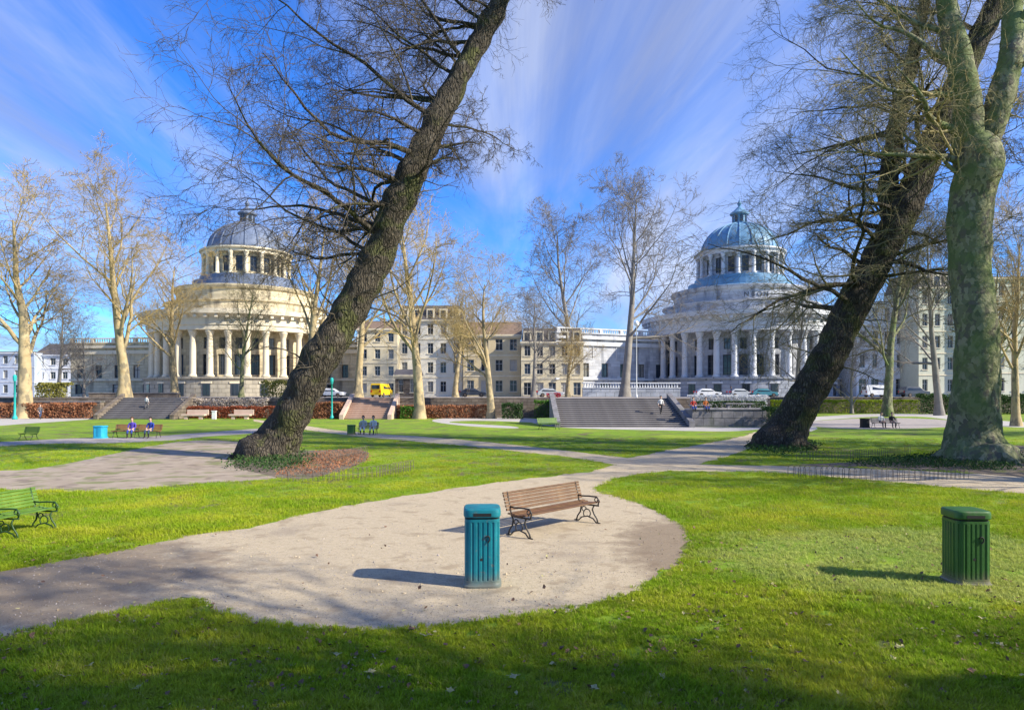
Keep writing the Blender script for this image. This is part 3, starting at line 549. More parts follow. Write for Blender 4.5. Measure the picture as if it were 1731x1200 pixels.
def palace(label, xc, d, stone, trim, rustic, dome_m, wings, letters=False, group=None):
    k = d / F; o = thing('domed_palace', (A(xc, d).x, d, TZ), label, 'palace'); z = lambda y: zat(y, d) - TZ
    H0 = z(641); H1 = z(632); H2 = z(571); H3 = z(548); H4 = z(541); H5 = z(522); H6 = z(497); H7 = z(474); H8 = z(438); H9 = z(379)
    rw = 128 * k; rc = 146 * k; NB = 34
    MB().lathe([(rc + 1.1, 0), (rc + 1.1, H0 - .3), (rc + 1.4, H0 - .3), (rc + 1.4, H0), (rw - .2, H0 + .01)], 78).obj('rusticated_base', rustic, o)
    doors = []
    for i in range(11):                                     # openings of the basement
        a = R(-165 + 15 * i); q = Matrix.Rotation(a + PI / 2, 4, 'Z'); p = Vector(((rc + 1.02) * math.cos(a), (rc + 1.02) * math.sin(a), .2))
        w = link('basement_window', MB().box(-.75, .75, -.16, .1, 0, H0 * .62).me('basement_window', M['frame_dark']), o, p, (0, 0, a + PI / 2))
        MB().box(-1.0, 1.0, -.22, .05, H0 * .62, H0 * .62 + .35).obj('lintel', trim, w); MB().box(-.6, -.06, -.2, -.165, .1, H0 * .58).box(.06, .6, -.2, -.165, .1, H0 * .58).obj('pane', M['glass'], w)
    # storey wall: one flat bay between each pair of columns, with real openings
    bw = 2 * rw * math.tan(PI / NB); sh = H2 - H0
    ops = [(bw * .24, bw * .76, .5, sh * .50), (bw * .30, bw * .70, sh * .62, sh * .86)]; ops = [tuple(round(q, 3) for q in t) for t in ops]
    wm = wall_grid(bw, sh, ops, .35).me('bay_wall', stone)
    colm = MB().lathe([(.85, 0), (.85, .3), (.68, .45), (.62, .7), (.60, sh * .5), (.52, sh - 1.3), (.56, sh - 1.2), (.62, sh - 1.1), (.8, sh - .45), (.85, sh - .4), (.85, sh)], 14).me('column', trim, True)
    for i in range(NB):
        a = 2 * PI * (i + .5) / NB - PI / 2; 
        ca, sa = math.cos(a), math.sin(a)
        if sa > .35: continue
        rz = a + PI / 2; off = Vector((rw * ca, rw * sa, H0)) - Vector((math.cos(rz), math.sin(rz), 0)) * bw / 2
        link('bay_wall', wm, o, off, (0, 0, rz)); add_windows(o, ops, M['frame_dark'], off, rz, .3)
        a2 = 2 * PI * i / NB - PI / 2; link('column', colm, o, ((rc - .4) * math.cos(a2), (rc - .4) * math.sin(a2), H0 + .012))
    MB().lathe([(rw - 1.2, H0), (rw - 1.2, H2)], 52, cap=False).obj('inner_wall', M['frame_dark'], o)
    MB().lathe([(rw - 1.3, H2), (rc + .55, H2), (rc + .55, H2 + .9), (rc + .75, H2 + .95), (rc + .75, H3 - .5), (rc + 1.1, H3 - .2), (rc + 2.1, H3), (rc + 2.2, H4), (rw - 1, H4 + .1)], 78).obj('entablature', trim, o, True if False else False)
    mod = MB().box(-.28, .28, -.5, .45, 0, .55).me('modillion', trim)
    for i in range(64):
        a = 2 * PI * i / 64
        if math.sin(a) < .25: link('modillion', mod, o, ((rc + 1.25) * math.cos(a), (rc + 1.25) * math.sin(a), H3 - .72), (0, 0, a + PI / 2))
    ra = 124 * k; rb = 108 * k
    MB().lathe([(ra, H4), (ra, H5 - .5), (ra + .5, H5 - .2), (ra + .5, H5), (rb, H5 + .02), (rb, H6 - 1.0), (rb + .45, H6 - .7), (rb + .7, H6 - .3), (rb + .7, H6), (rb - 1, H6 + .05)], 72).obj('attic', stone, o)
    rd = 66 * k
    MB().lathe([(rb - .9, H6), (rd + 3.0, H6 + .6), (rd + 2.4, H6 + .7), (rd + 2.4, H7 - 1.1), (rd + 1.0, H7 - .9), (rd + 1.0, H7), (rd - .6, H7 + .02)], 60).obj('drum_base', dome_m, o)
    ND = 18; dw = 2 * (rd - .5) * math.tan(PI / ND); dh = H8 - H7; dop = [tuple(round(q, 3) for q in (dw * .26, dw * .74, .7, dh * .84))]
    dm = wall_grid(dw, dh, dop, .3).me('drum_wall', stone)
    dcol = MB().lathe([(.55, 0), (.55, .25), (.42, .4), (.36, dh - .7), (.40, dh - .6), (.55, dh - .3), (.55, dh)], 10).me('drum_column', trim, True)
    for i in range(ND):
        a = 2 * PI * (i + .5) / ND - PI / 2; rz = a + PI / 2
        off = Vector(((rd - .5) * math.cos(a), (rd - .5) * math.sin(a), H7)) - Vector((math.cos(rz), math.sin(rz), 0)) * dw / 2
        if math.sin(a) > .4: continue
        link('drum_wall', dm, o, off, (0, 0, rz)); add_windows(o, dop, M['frame_dark'], off, rz, .25)
        a2 = 2 * PI * i / ND - PI / 2; link('drum_column', dcol, o, ((rd + .25) * math.cos(a2), (rd + .25) * math.sin(a2), H7 + .012))
    MB().lathe([(rd - 1.4, H7), (rd - 1.4, H8)], 40, cap=False).obj('drum_core', M['frame_dark'], o)
    rD = 63 * k; hD = H9 - H8 - 1.1
    MB().lathe([(rd - 1.5, H8), (rd + .55, H8), (rd + .6, H8 + .5), (rd + 1.1, H8 + .7), (rd + 1.1, H8 + 1.0), (rD - .2, H8 + 1.1)], 60).obj('drum_cornice', trim, o)
    prof = [(rD * math.cos(t) ** .95, H8 + 1.1 + hD * math.sin(t)) for t in [PI / 2 * j / 14 for j in range(14)]] + [(1.3, H8 + 1.1 + hD)]
    dome = MB().lathe(prof, 60).obj('dome', dome_m, o, True)
    for i in range(20):
        a = 2 * PI * i / 20; MB().tube([((r_ + .03) * math.cos(a), (r_ + .03) * math.sin(a), z_) for r_, z_ in prof], .16, 5).obj('rib', trim if False else dome_m, dome)
    HL = H9; lt = MB().lathe([(2.0, HL - .4), (2.1, HL), (1.5, HL + .1), (1.5, HL + 1.9), (2.0, HL + 2.0), (2.05, HL + 2.3), (1.3, HL + 2.9), (.5, HL + 3.6), (.25, HL + 3.9)], 16).obj('lantern', dome_m, o)
    for i in range(8):
        a = 2 * PI * i / 8; MB().box(-.3, .3, -.06, .06, HL + .3, HL + 1.75).obj('lantern_window', M['glass'], lt, loc=(1.5 * math.cos(a), 1.5 * math.sin(a), 0), rot=(0, 0, a + PI / 2))
    MB().lathe([(.22, HL + 3.8), (.5, HL + 4.4), (.22, HL + 5.0), (.12, HL + 5.2), (.07, z(336))], 10).box(-.55, .55, -.05, .05, z(345), z(345) + .12).obj('spire', dome_m, o)
    if letters:
        for row, txt, zr, a0 in ((0, 'T V', H5 + 2.05, -99), (1, 'NBON', H5 + .75, -103)):
            for j, chx in enumerate(txt):
                if chx == ' ': continue
                cu = bpy.data.curves.new('letter', 'FONT'); cu.body = chx; cu.size = 1.35; cu.extrude = .03; cu.align_x = 'CENTER'
                tmp = bpy.data.objects.new('letter_tmp', cu); COL.objects.link(tmp); dg = bpy.context.evaluated_depsgraph_get(); me = bpy.data.meshes.new_from_object(tmp.evaluated_get(dg)); bpy.data.objects.remove(tmp)
                me.materials.clear(); me.materials.append(M['frame_dark']); a = R(a0 + j * 5.2); rr = rb + .035
                link('letter', me, o, (rr * math.cos(a), rr * math.sin(a), zr), (R(90), 0, a + PI / 2))
    for (s_, wlen, ang, wh, bays) in wings:                 # side wings
        Wp = (rc - 2.5); H_ = z(wh); base = Vector((s_ * Wp, -3.0 if True else 0, 0)); nb = bays; bwid = wlen / nb
        ops = []
        for i in range(nb):
            xc_ = bwid * (i + .5); w = bwid * .34
            ops.append((xc_ - w / 2, xc_ + w / 2, H0 + .2, H0 + 3.0))
            if i % 2 == 0: ops.append((xc_ - w * .8, xc_ + w * .8, .5, H0 * .7))
        ops = [tuple(round(q, 3) for q in t) for t in ops]
        rz = ang if s_ > 0 else -ang
        off = base if s_ > 0 else base + Vector((-wlen * math.cos(rz), -wlen * math.sin(rz), 0))
        wm_ = wall_grid(wlen, H_, ops, .4); dpt = 14
        wm_.add([(0, 0, 0), (0, dpt, 0), (0, dpt, H_), (0, 0, H_), (wlen, 0, 0), (wlen, dpt, 0), (wlen, dpt, H_), (wlen, 0, H_)], [(0, 3, 2, 1), (4, 5, 6, 7), (1, 2, 6, 5), (3, 7, 6, 2)])
        wg = wm_.obj('wing_wall', stone, o, loc=off, rot=(0, 0, rz)); MB().box(.4, wlen - .4, .5, .6, .1, H_ - .2).obj('backing', M['frame_dark'], wg)
        add_windows(o, ops, M['frame_dark'], off, rz, .3, trim)
        MB().box(-.2, wlen + .2, -.35, .03, H0 - .4, H0).box(-.3, wlen + .3, -.7, .06, H_ - 1.1, H_ - .6).box(-.2, wlen + .2, -.4, .05, H_ - 2.4, H_ - 1.6).obj('wing_cornice', trim, wg)
        for i in range(nb):
            if i % 2: MB().box(bwid * i + .5, bwid * (i + 1) - .5, -.12, .02, H_ * .60, H_ * .60 + .12).box(bwid * i + .5, bwid * (i + 1) - .5, -.12, .02, H_ * .80, H_ * .80 + .12).box(bwid * i + .5, bwid * i + .62, -.12, .02, H_ * .60 + .12, H_ * .80).box(bwid * (i + 1) - .62, bwid * (i + 1) - .5, -.12, .02, H_ * .60 + .12, H_ * .80).obj('panel_frame', trim, wg)
        bl = MB().box(-.2, wlen + .2, -.3, .3, H_ + .9, H_ + 1.15).box(-.2, wlen + .2, -.3, .3, H_ + .002, H_ + .2).obj('balustrade', trim, wg)
        bm_ = MB()
        for i in range(int(wlen / .55)): 
            x_ = .3 + i * .55
            if i % 9 == 0: bm_.box(x_ - .3, x_ + .3, -.32, .32, H_ + .2, H_ + .9)
            else: bm_.lathe([(.10, H_ + .2), (.16, H_ + .45), (.08, H_ + .7), (.12, H_ + .9)], 6, (x_, 0), cap=False)
        tag(bm_.obj('balusters', trim, bl), kind='stuff')
    return o
palace('cream stone domed rotunda palace at the left behind bare trees', 418, 150, M['stone_cream'], M['trim_cream'], M['rustic_cream'], M['slate'],
       [(-1, 22, R(6), 581, 5), (1, 16, R(-8), 581, 4)])
palace('bluish pale domed rotunda palace at the right above the wide steps', 1250, 150, M['stone_cool'], M['trim_cool'], M['rustic_cool'], M['copper'],
       [(-1, 27, R(-24), 572, 6), (1, 24, R(5), 578, 5)], letters=True)
# front retaining wall of the right palace with balustrade
a = A(985, 128); b = A(1150, 128); fw = thing('terrace_balustrade', (a.x, 128, TZ), 'blue grey stone terrace wall with balustrade before the right palace wing', 'wall')
Lw = b.x - a.x; MB().box(0, Lw, 0, .8, 0, 1.6).obj('wall', M['rustic_cool'], fw); MB().box(-.1, Lw + .1, -.1, .9, 1.6, 1.75).box(-.1, Lw + .1, .1, .7, 2.5, 2.7).obj('rail', M['trim_cool'], fw)
mb_ = MB()
for i in range(int(Lw / .5)): mb_.lathe([(.10, 1.75), (.16, 2.0), (.08, 2.3), (.12, 2.5)], 6, (.3 + i * .5, .4), cap=False)
tag(mb_.obj('balusters', M['trim_cool'], fw), kind='stuff')

house('narrow cream house with shutters beside the pink steps', 604, 672, 556, 138, 'wall_cream', 4, 3, .42, .55, 'pitched', 'roof_brown', chim=1)
house('wide cream apartment house behind the tall tan tree', 673, 782, 541, 141, 'wall_pale', 4, 5, .45, .55, 'mansard', 'roof_dark', chim=2)
house('ochre house with brown roof between bare trees', 783, 880, 566, 139, 'wall_ochre', 3, 4, .5, .55, 'pitched', 'roof_brown', chim=2)
house('pale yellow house with tall ground floor windows', 881, 986, 578, 136, 'wall_cream', 3, 5, .5, .58, 'mansard', 'roof_dark', ground=.6)
house('grey blue block at the far left edge', -40, 58, 596, 175, 'wall_blue', 3, 5, .4, .55, 'flat', trim='trim_cool')
house('low pale block left of the white palace wing', 59, 140, 600, 178, 'wall_white', 3, 4, .45, .5, 'pitched', 'roof_dark', trim='trim_cool')
house('white house with arched bay seen between the right trunks', 1448, 1552, 512, 134, 'wall_white', 4, 5, .42, .55, 'flat', trim='trim_cool', ground=.62)
house('grey green house behind the mossy trunk', 1553, 1660, 486, 128, 'wall_greygreen', 5, 5, .42, .55, 'mansard', 'roof_dark')
house('pale olive corner house at the right edge', 1661, 1790, 470, 126, 'wall_greygreen', 5, 6, .45, .55, 'flat')
house('tall grey house directly behind the right leaning trunk', 1400, 1447, 530, 142, 'wall_blue', 4, 2, .45, .55, 'pitched', 'roof_dark', trim='trim_cool')
house('small dark kiosk with brown roof beside the yellow van', 668, 706, 634, 112, 'stone_brown', 1, 2, .4, .6, 'pitched', 'roof_dark', name='kiosk', depth=5)
# ------------------------------------------------------------------ trees
def nz(v): return v / np.maximum(np.linalg.norm(v, axis=-1, keepdims=True), 1e-9)
def shoots(P0, D, L, r0, k, wander, trop, taper=.35):
    n = len(P0); P = np.zeros((n, k, 3)); P[:, 0] = P0; D = nz(D); st = (L / (k - 1))[:, None]
    for i in range(1, k):
        D = nz(D + rng.normal(0, wander, (n, 3)) + np.asarray(trop) * (i / k)); P[:, i] = P[:, i - 1] + D * st
    Rr = r0[:, None] * (1 - (1 - taper) * np.linspace(0, 1, k)[None, :]); return P, Rr
def sprout(P, Rr, m, t0, t1, ang, angj, lf, rf, k, wander, trop, taper=.35, bias=None, rmin=.0):
    n, kk, _ = P.shape; idx = np.repeat(np.arange(n), m); j = np.tile(np.arange(m), n)
    t = t0 + (t1 - t0) * (j + rng.random(n * m)) / m; f = t * (kk - 1); i0 = np.minimum(f.astype(int), kk - 2); w = (f - i0)[:, None]
    p = P[idx, i0] * (1 - w) + P[idx, i0 + 1] * w; tg = nz(P[idx, i0 + 1] - P[idx, i0]); rad = Rr[idx, i0] * (1 - w[:, 0]) + Rr[idx, i0 + 1] * w[:, 0]
    rv = nz(rng.normal(0, 1, (n * m, 3)) + (0 if bias is None else np.asarray(bias))); pp = nz(rv - tg * (rv * tg).sum(1, keepdims=True))
    a = ang + rng.normal(0, angj, n * m); D = tg * np.cos(a)[:, None] + pp * np.sin(a)[:, None]
    L = np.linalg.norm(P[:, -1] - P[:, 0], axis=1)[idx] * lf * (1.15 - .55 * t) * rng.uniform(.6, 1.25, n * m)
    return shoots(p, D, L, np.maximum(rad * rf * rng.uniform(.7, 1.1, n * m), rmin), k, wander, trop, taper)
def tubes(P, Rr, ns):
    n, k, _ = P.shape; T = np.empty_like(P); T[:, 1:-1] = P[:, 2:] - P[:, :-2]; T[:, 0] = P[:, 1] - P[:, 0]; T[:, -1] = P[:, -1] - P[:, -2]; T = nz(T)
    ref = np.where(np.abs(T[:, :1, 2:]) > .8, np.array([1., .2, 0]), np.array([0, .1, 1.])); U = nz(np.cross(T, ref)); Wv = np.cross(T, U)
    a = np.arange(ns) * 2 * PI / ns
    V = P[:, :, None, :] + Rr[:, :, None, None] * (U[:, :, None, :] * np.cos(a)[None, None, :, None] + Wv[:, :, None, :] * np.sin(a)[None, None, :, None])
    b = np.arange(n)[:, None, None] * (k * ns) + np.arange(k - 1)[None, :, None] * ns; j = np.arange(ns)[None, None, :]; j2 = (j + 1) % ns
    Q = np.stack([b + j, b + j2, b + ns + j2, b + ns + j], -1).reshape(-1, 4); return V.reshape(-1, 3), Q
def join(sets):
    Vs, Qs, o = [], [], 0
    for P, Rr, ns in sets:
        V, Q = tubes(P, Rr, ns); Vs.append(V); Qs.append(Q + o); o += len(V)
    return np.concatenate(Vs), np.concatenate(Qs)
def knobbly(V, amp, s):
    n = np.sin(V[:, 0] * s + 1.3 * np.sin(V[:, 2] * s * .7)) * np.sin(V[:, 1] * s * 1.1 + V[:, 2] * s * .45) + .5 * np.sin(V[:, 2] * s * 1.9 + V[:, 0] * s * 2.3)
    V = V.copy(); V[:, 0] += amp * n; V[:, 1] += amp * np.roll(n, 3); return V
def spline(pts, k):
    P = np.array(pts, float); n = len(P); t = np.linspace(0, n - 1.0001, k); i = t.astype(int); f = (t - i)[:, None]
    g = lambda q: P[np.clip(q, 0, n - 1)]
    p0, p1, p2, p3 = g(i - 1), g(i), g(i + 1), g(i + 2)
    return .5 * (2 * p1 + (p2 - p0) * f + (2 * p0 - 5 * p1 + 4 * p2 - p3) * f ** 2 + (3 * p1 - p0 - 3 * p2 + p3) * f ** 3)
def big_tree(label, pxs, d, bark, twig, limbs, name='leaning_tree', forks=(), lv=(8, 7, 5, 3), droop=-.05, bias=(0, 0, 0)):
    """pxs: trunk axis as (column, row, width) of the photograph at distance d; limbs: (t along trunk, direction, length m, radius factor)"""
    base = A(pxs[0][0], d); k = d / F
    def conv(l): return [((x - CX) * k - base.x, .25 * math.sin(i * 1.7), zat(y, d)) for i, (x, y, w) in enumerate(l)], [w * k / 2 for _, _, w in l]
    o = thing(name, (base.x, d, 0), label, 'tree'); sets = []; limbP = []; limbR = []
    for l in (pxs,) + tuple(forks):
        p, w = conv(l); P = spline(p, 120)[None]; Rr = np.interp(np.linspace(0, len(w) - 1, 120), range(len(w)), w)[None]
        if l is pxs: P[0, 0, 2] = -.15
        Rr = Rr * .82; sets.append((P, Rr, 28)); limbP.append(P[0]); limbR.append(Rr[0])
    P0, D, L, r0 = [], [], [], []
    for t, dr, ln, rf in limbs:
        src = 0
        if isinstance(t, tuple): src, t = t
        i = t * 119; a = int(i); P0.append(limbP[src][a]); D.append(dr); L.append(ln); r0.append(limbR[src][a] * rf)
    P1, R1 = shoots(np.array(P0), np.array(D, float), np.array(L, float), np.array(r0), 14, .13, (0, 0, droop * .5), .10)
    P2, R2 = sprout(P1, R1, lv[0], .12, 1, R(44), .25, .56, .55, 9, .16, (0, 0, droop), .14, bias, .02)
    P3, R3 = sprout(P2, R2, lv[1], .12, 1, R(44), .3, .58, .55, 6, .2, (0, 0, droop * 1.2), .25, bias, .012)
    P4, R4 = sprout(P3, R3, lv[2], .1, 1, R(42), .3, .62, .6, 4, .22, (0, 0, droop * 1.5), .4, bias, .0085)
    P5, R5 = sprout(P4, R4, lv[3], .15, 1, R(40), .3, .66, .65, 3, .22, (0, 0, droop * 2), .5, bias, .0065)
    # short shoots on the trunk itself
    Tp = np.stack(limbP); Tr = np.stack(limbR)
    Ps, Rs = sprout(Tp, Tr * .06, 60, .25, 1, R(65), .3, .11, 1, 6, .25, (0, 0, .02), .3, bias); Ps2, Rs2 = sprout(Ps, Rs, 6, .2, 1, R(45), .3, .5, .6, 4, .22, (0, 0, 0), .4, bias, .006)
    nt_ = sum(P.shape[1] * ns for P, _, ns in [(q[0], q[1], q[2]) for q in sets]); V, Q = join(sets + [(P1, R1, 8)]); Vk = knobbly(knobbly(V, .085 if name == 'leaning_tree' else .035, 1.7), .04 if name == 'leaning_tree' else .02, 5.3); V = np.concatenate([Vk[:nt_], V[nt_:]]); link('trunk', big_mesh('trunk', V, Q, bark), o)
    V, Q = join([(P2, R2, 5), (P3, R3, 4), (P4, R4, 3), (P5, R5, 3), (Ps, Rs, 4), (Ps2, Rs2, 3)]); link('crown', big_mesh('crown', V, Q, twig), o)
    # root flare
    mb = MB(); w0 = pxs[0][2] * k / 2 * .58
    for i in range(7):
        a = 2 * PI * i / 7 + random.uniform(-.3, .3); l = w0 * random.uniform(1.5, 2.0)
        mb.tube([(w0 * .5 * math.cos(a), w0 * .5 * math.sin(a), w0 * .9), (w0 * .95 * math.cos(a), w0 * .95 * math.sin(a), w0 * .32), (l * math.cos(a + .1), l * math.sin(a + .1), -.06)], [w0 * .3, w0 * .27, w0 * .10], 8)
    mb.obj('roots', bark, o, True); return o
lean = lambda sx, up, y: (sx, y, up)
def limbset(n, side, t0, t1, l0, l1, seed, rf=.34, up0=.15, up1=.75, right=.18):
    r = random.Random(seed); out = []
    for i in range(n):
        t = t0 + (t1 - t0) * (i + r.random()) / n; s_ = side if r.random() > right else -side
        out.append((min(t, .97), (s_ * r.uniform(.7, 1.1), r.uniform(-.9, .9), r.uniform(up0, up1)), r.uniform(l0, l1) * (1.0 if s_ == side else .5), rf * r.uniform(.7, 1.2)))
    return out
big_tree('big dark leaning tree left of centre in front of the cream palace',
         [(448, 775, 128), (468, 742, 92), (500, 690, 78), (540, 610, 74), (582, 540, 71), (632, 440, 67), (680, 335, 62), (722, 240, 56), (786, 110, 48), (850, -10, 40), (915, -130, 26), (960, -220, 12)], 31.5,
         M['bark_dark'], M['twig_dark'], limbset(46, -1, .46, 1, 4.4, 10.2, 5, .18, .12, .8, .14), bias=(-.25, 0, -.1), lv=(8, 7, 5, 3), droop=-.035)
big_tree('big dark leaning tree right of centre with twigs over the bluish dome',
         [(1316, 757, 112), (1334, 725, 84), (1356, 680, 72), (1392, 615, 68), (1432, 540, 66), (1482, 445, 63), (1528, 350, 60), (1572, 250, 56), (1622, 140, 48), (1684, 10, 42), (1750, -130, 28), (1795, -220, 12)], 37.5,
         M['bark_dark'], M['twig_olive'], limbset(50, -1, .38, 1, 5.2, 12.0, 9, .18, .0, .75, .14) + [((1, .4), (-1, .3, .5), 7, .3), ((1, .6), (-.8, -.5, .5), 7, .3), ((1, .8), (-.9, .2, .6), 6, .4), ((1, .95), (-.5, -.3, .8), 5, .5)], forks=([(1512, 390, 40), (1506, 320, 38), (1512, 230, 32), (1536, 120, 26), (1566, 0, 20), (1590, -110, 12)],), bias=(-.25, 0, -.1), lv=(8, 7, 5, 3), droop=-.035)
big_tree('huge upright mossy green plane tree at the right edge',
         [(1654, 778, 150), (1651, 742, 104), (1648, 660, 84), (1645, 560, 77), (1643, 450, 76), (1646, 340, 82), (1650, 290, 86), (1653, 255, 74), (1656, 225, 36), (1657, 212, 8)], 30.4, M['bark_green'], M['twig_gold'],
         [((1, .25), (-.9, -.3, .7), 5.5, .34), ((1, .5), (-1, .4, .5), 5.5, .34), ((1, .7), (-.6, -.6, .8), 5, .4), ((2, .3), (.9, .2, .7), 4.5, .34), ((2, .6), (.5, -.6, .8), 4.5, .4), ((1, .9), (-.4, .5, 1), 4, .5), ((2, .9), (.3, .4, 1), 4, .5),
          ((1, .15), (-1, -.5, .3), 6.5, .28), ((1, .4), (-1, -.1, .2), 6.5, .26), ((1, .6), (-.8, .7, .6), 6, .3), ((2, .45), (1, -.5, .5), 4, .3), ((1, .8), (-.8, -.2, .5), 5.5, .35), ((2, .75), (-.5, -.5, .7), 4.5, .4), (.62, (-1, -.2, .6), 3.2, .16), (.8, (.8, .4, .7), 3.5, .18), ((2, .15), (-.4, .8, .7), 4, .3)], name='plane_tree',
         forks=([(1650, 330, 56), (1644, 270, 60), (1634, 200, 57), (1618, 110, 48), (1606, 20, 40), (1600, -90, 26), (1590, -180, 12)], [(1654, 330, 54), (1664, 262, 58), (1682, 190, 53), (1702, 100, 44), (1716, 10, 36), (1736, -100, 22), (1750, -180, 10)]), lv=(8, 6, 4, 3), droop=.02)

def tree_meshes(seed, h, r, bark, twig, lv=(15, 7, 6, 4, 3), spread=R(42), t0=.28, up=.10, wr=.5):
    global rng
    keep = rng; rng = np.random.default_rng(seed)
    P, Rr = shoots(np.array([[0, 0, -.1]]), np.array([[0.03, 0, 1.]]), np.array([h * .86]), np.array([r]), 16, .035, (0, 0, .02), .12)
    Rr[0, 0] *= 1.5; Rr[0, 1] *= 1.08
    P1, R1 = sprout(P, Rr, lv[0], t0, .98, spread, .16, .50, wr, 10, .10, (0, 0, up * 2), .12)
    P2, R2 = sprout(P1, R1, lv[1], .15, 1, R(42), .2, .58, .55, 7, .14, (0, 0, up), .2)
    P3, R3 = sprout(P2, R2, lv[2], .12, 1, R(42), .25, .60, .55, 5, .18, (0, 0, up * .5), .3, None, .018)
    P4, R4 = sprout(P3, R3, lv[3], .12, 1, R(40), .3, .62, .6, 3, .2, (0, 0, 0), .4, None, .013)
    P5, R5 = sprout(P4, R4, lv[4], .15, 1, R(38), .3, .66, .7, 3, .2, (0, 0, 0), .5, None, .010)
    V, Q = join([(P, Rr, 10), (P1, R1, 6)]); tr = big_mesh('trunk', V, Q, bark); V, Q = join([(P2, R2, 4), (P3, R3, 3), (P4, R4, 3), (P5, R5, 3)]); cr = big_mesh('crown', V, Q, twig)
    rng = keep; return tr, cr
TM = {'tan': tree_meshes(1, 20, .50, M['bark_tan'], M['twig_tan']), 'tan2': tree_meshes(2, 20, .46, M['bark_tan'], M['twig_tan'], (13, 7, 6, 4, 3), R(36), .22, .12),
      'grey': tree_meshes(3, 20, .40, M['bark_grey'], M['twig_grey'], (16, 7, 6, 4, 3), R(46), .25, .06), 'olive': tree_meshes(4, 20, .45, M['bark_green'], M['twig_olive'], (15, 7, 6, 4, 3), R(44), .2, .08),
      'bushy': tree_meshes(5, 20, .30, M['bark_grey'], M['twig_grey'], (20, 7, 6, 3, 2), R(50), .06, .05)}
def tree(label, kind, x, d, ytop, z0=0, rz=0., wide=1., name='bare_tree', group='bare winter trees along the terrace'):
    h = (zat(ytop, d) - z0) / 20.0 / 1.04; o = thing(name, A(x, d, z0), label, 'tree', rz, group); o.scale = (h * wide, h * wide, h)
    link('trunk', TM[kind][0], o); link('crown', TM[kind][1], o); return o
tree('tall golden tan bare tree at the far left edge', 'tan', 40, 86, 298, 0, .4, 1.3)
tree('tan bare tree standing before the white palace wing', 'tan2', 210, 90.5, 282, TZ, 1.9, 1.1)
tree('yellowish bare tree before the left side of the cream rotunda', 'tan', 296, 101, 405, TZ, 2.6, 1)
tree('mossy bare tree in front of the cream rotunda columns', 'olive', 408, 100, 455, TZ, .8, .9)
tree('slender tan tree just left of the dark leaning trunk', 'tan2', 520, 94, 310, TZ, 3.9, .95)
tree('tallest tan bare tree between the leaning trunk and the ochre house', 'tan2', 708, 84, 285, 0, .2, 1)
tree('tan bare tree before the leaning trunk and the narrow cream house', 'tan', 605, 98, 335, TZ, 5.0, .9)
tree('pale tan bare tree in front of the ochre house', 'tan', 830, 85, 432, 0, 1.2, 1.05)
tree('small grey tan tree behind the red shrubs', 'tan2', 770, 102, 470, TZ, 4.2, 1.1)
tree('grey bare tree before the pale yellow house', 'grey', 902, 104, 470, TZ, 2.2, 1.1)
tree('tall blue grey bare tree between the pale yellow house and the bluish wing', 'grey', 1056, 118, 248, TZ, 1.7, .95)
tree('blue grey bare tree behind the pale yellow house', 'grey', 978, 150, 330, TZ, 4.1, 1.0)
tree('low brown bare tree left of the bluish palace wing', 'tan', 960, 108, 540, TZ, 3.3, 1.3)
tree('grey shrubby bare tree left of the white palace wing', 'bushy', 142, 104, 520, TZ, .5, 1.0)
tree('thin grey bare tree beside the grey blue block at the left', 'grey', 98, 108, 470, TZ, 2.5, .9)
tree('olive bare tree filling the gap between the two right trunks', 'olive', 1500, 92, 300, 0, 1.1, .9)
tree('grey bare tree just behind the mossy plane tree', 'grey', 1588, 98, 330, 0, 4.4, .9)
tree('grey bushy tree before the white house', 'bushy', 1440, 108, 520, 0, 3.0, 1)
tree('tan bare tree at the extreme right edge', 'tan', 1718, 64, 345, 0, 2.0, .75)
tree('bare olive tree between the plane tree and the right edge', 'olive', 1672, 104, 400, 0, 5.5, .9)
tree('bare grey tree before the right half of the bluish rotunda', 'grey', 1345, 100, 460, 0, 5.5, .9)
# trees outside the frame whose shade lies over the foreground
for i, (x, y, s_, rz) in enumerate(((12.5, -2.6, 1.0, .3), (21, -3.4, 1.0, 2.2), (7.5, -3.2, .95, 4.0), (16.5, -4.2, 1.05, 5.6), (33, 36, 1.0, 5.1), (42, 30, 1.05, 1.1), (50, 50, 1.0, 2.9), (60, 44, 1.1, 3.7), (36, 24, .95, 4.8), (27, 19.5, .9, .9), (31, 28, .9, 2.4))):
    o = thing('bare_tree', (x, y, 0), 'large bare park tree outside the right frame edge, casting shade on the foreground', 'tree', rz, 'shade trees beside the viewer'); o.scale = (s_ * 1.1, s_ * 1.1, s_)
    link('trunk', TM['olive'][0], o); link('crown', TM['olive'][1], o)

def unseen_evergreen(loc, h0, h1, r, n, rz):  # unseen tree added to cast solid shade on the near lawn
    o = thing('added_evergreen', loc, 'dense tree added out of view to deepen the foreground shade', 'tree', rz, 'unseen evergreens added for shade')
    t = rng.random(n); a = rng.random(n) * 2 * PI; z = h0 + (h1 - h0) * t; rr = r * np.sin(PI * (.12 + .86 * t)) * (.35 + .65 * np.sqrt(rng.random(n))) * (1 + .25 * np.sin(a * 3 + z * 2.1))
    c = np.stack([rr * np.cos(a), rr * np.sin(a), z], 1); u = nz(rng.normal(0, 1, (n, 3))); v = nz(np.cross(u, rng.normal(0, 1, (n, 3)))); s_ = (.3 * rng.uniform(.5, 1.2, n))[:, None]
    V = np.stack([c - u * s_ * .5, c - v * s_ * .3, c + u * s_ * .5, c + v * s_ * .3], 1).reshape(-1, 3)
    link('crown', big_mesh('crown', V, np.arange(4 * n).reshape(-1, 4), M['h_dark'], False), o); MB().tube([(0, 0, -.1), (.05, 0, h0), (0, .05, h1 * .9)], [.22, .17, .03], 8).obj('trunk', M['bark_grey'], o)
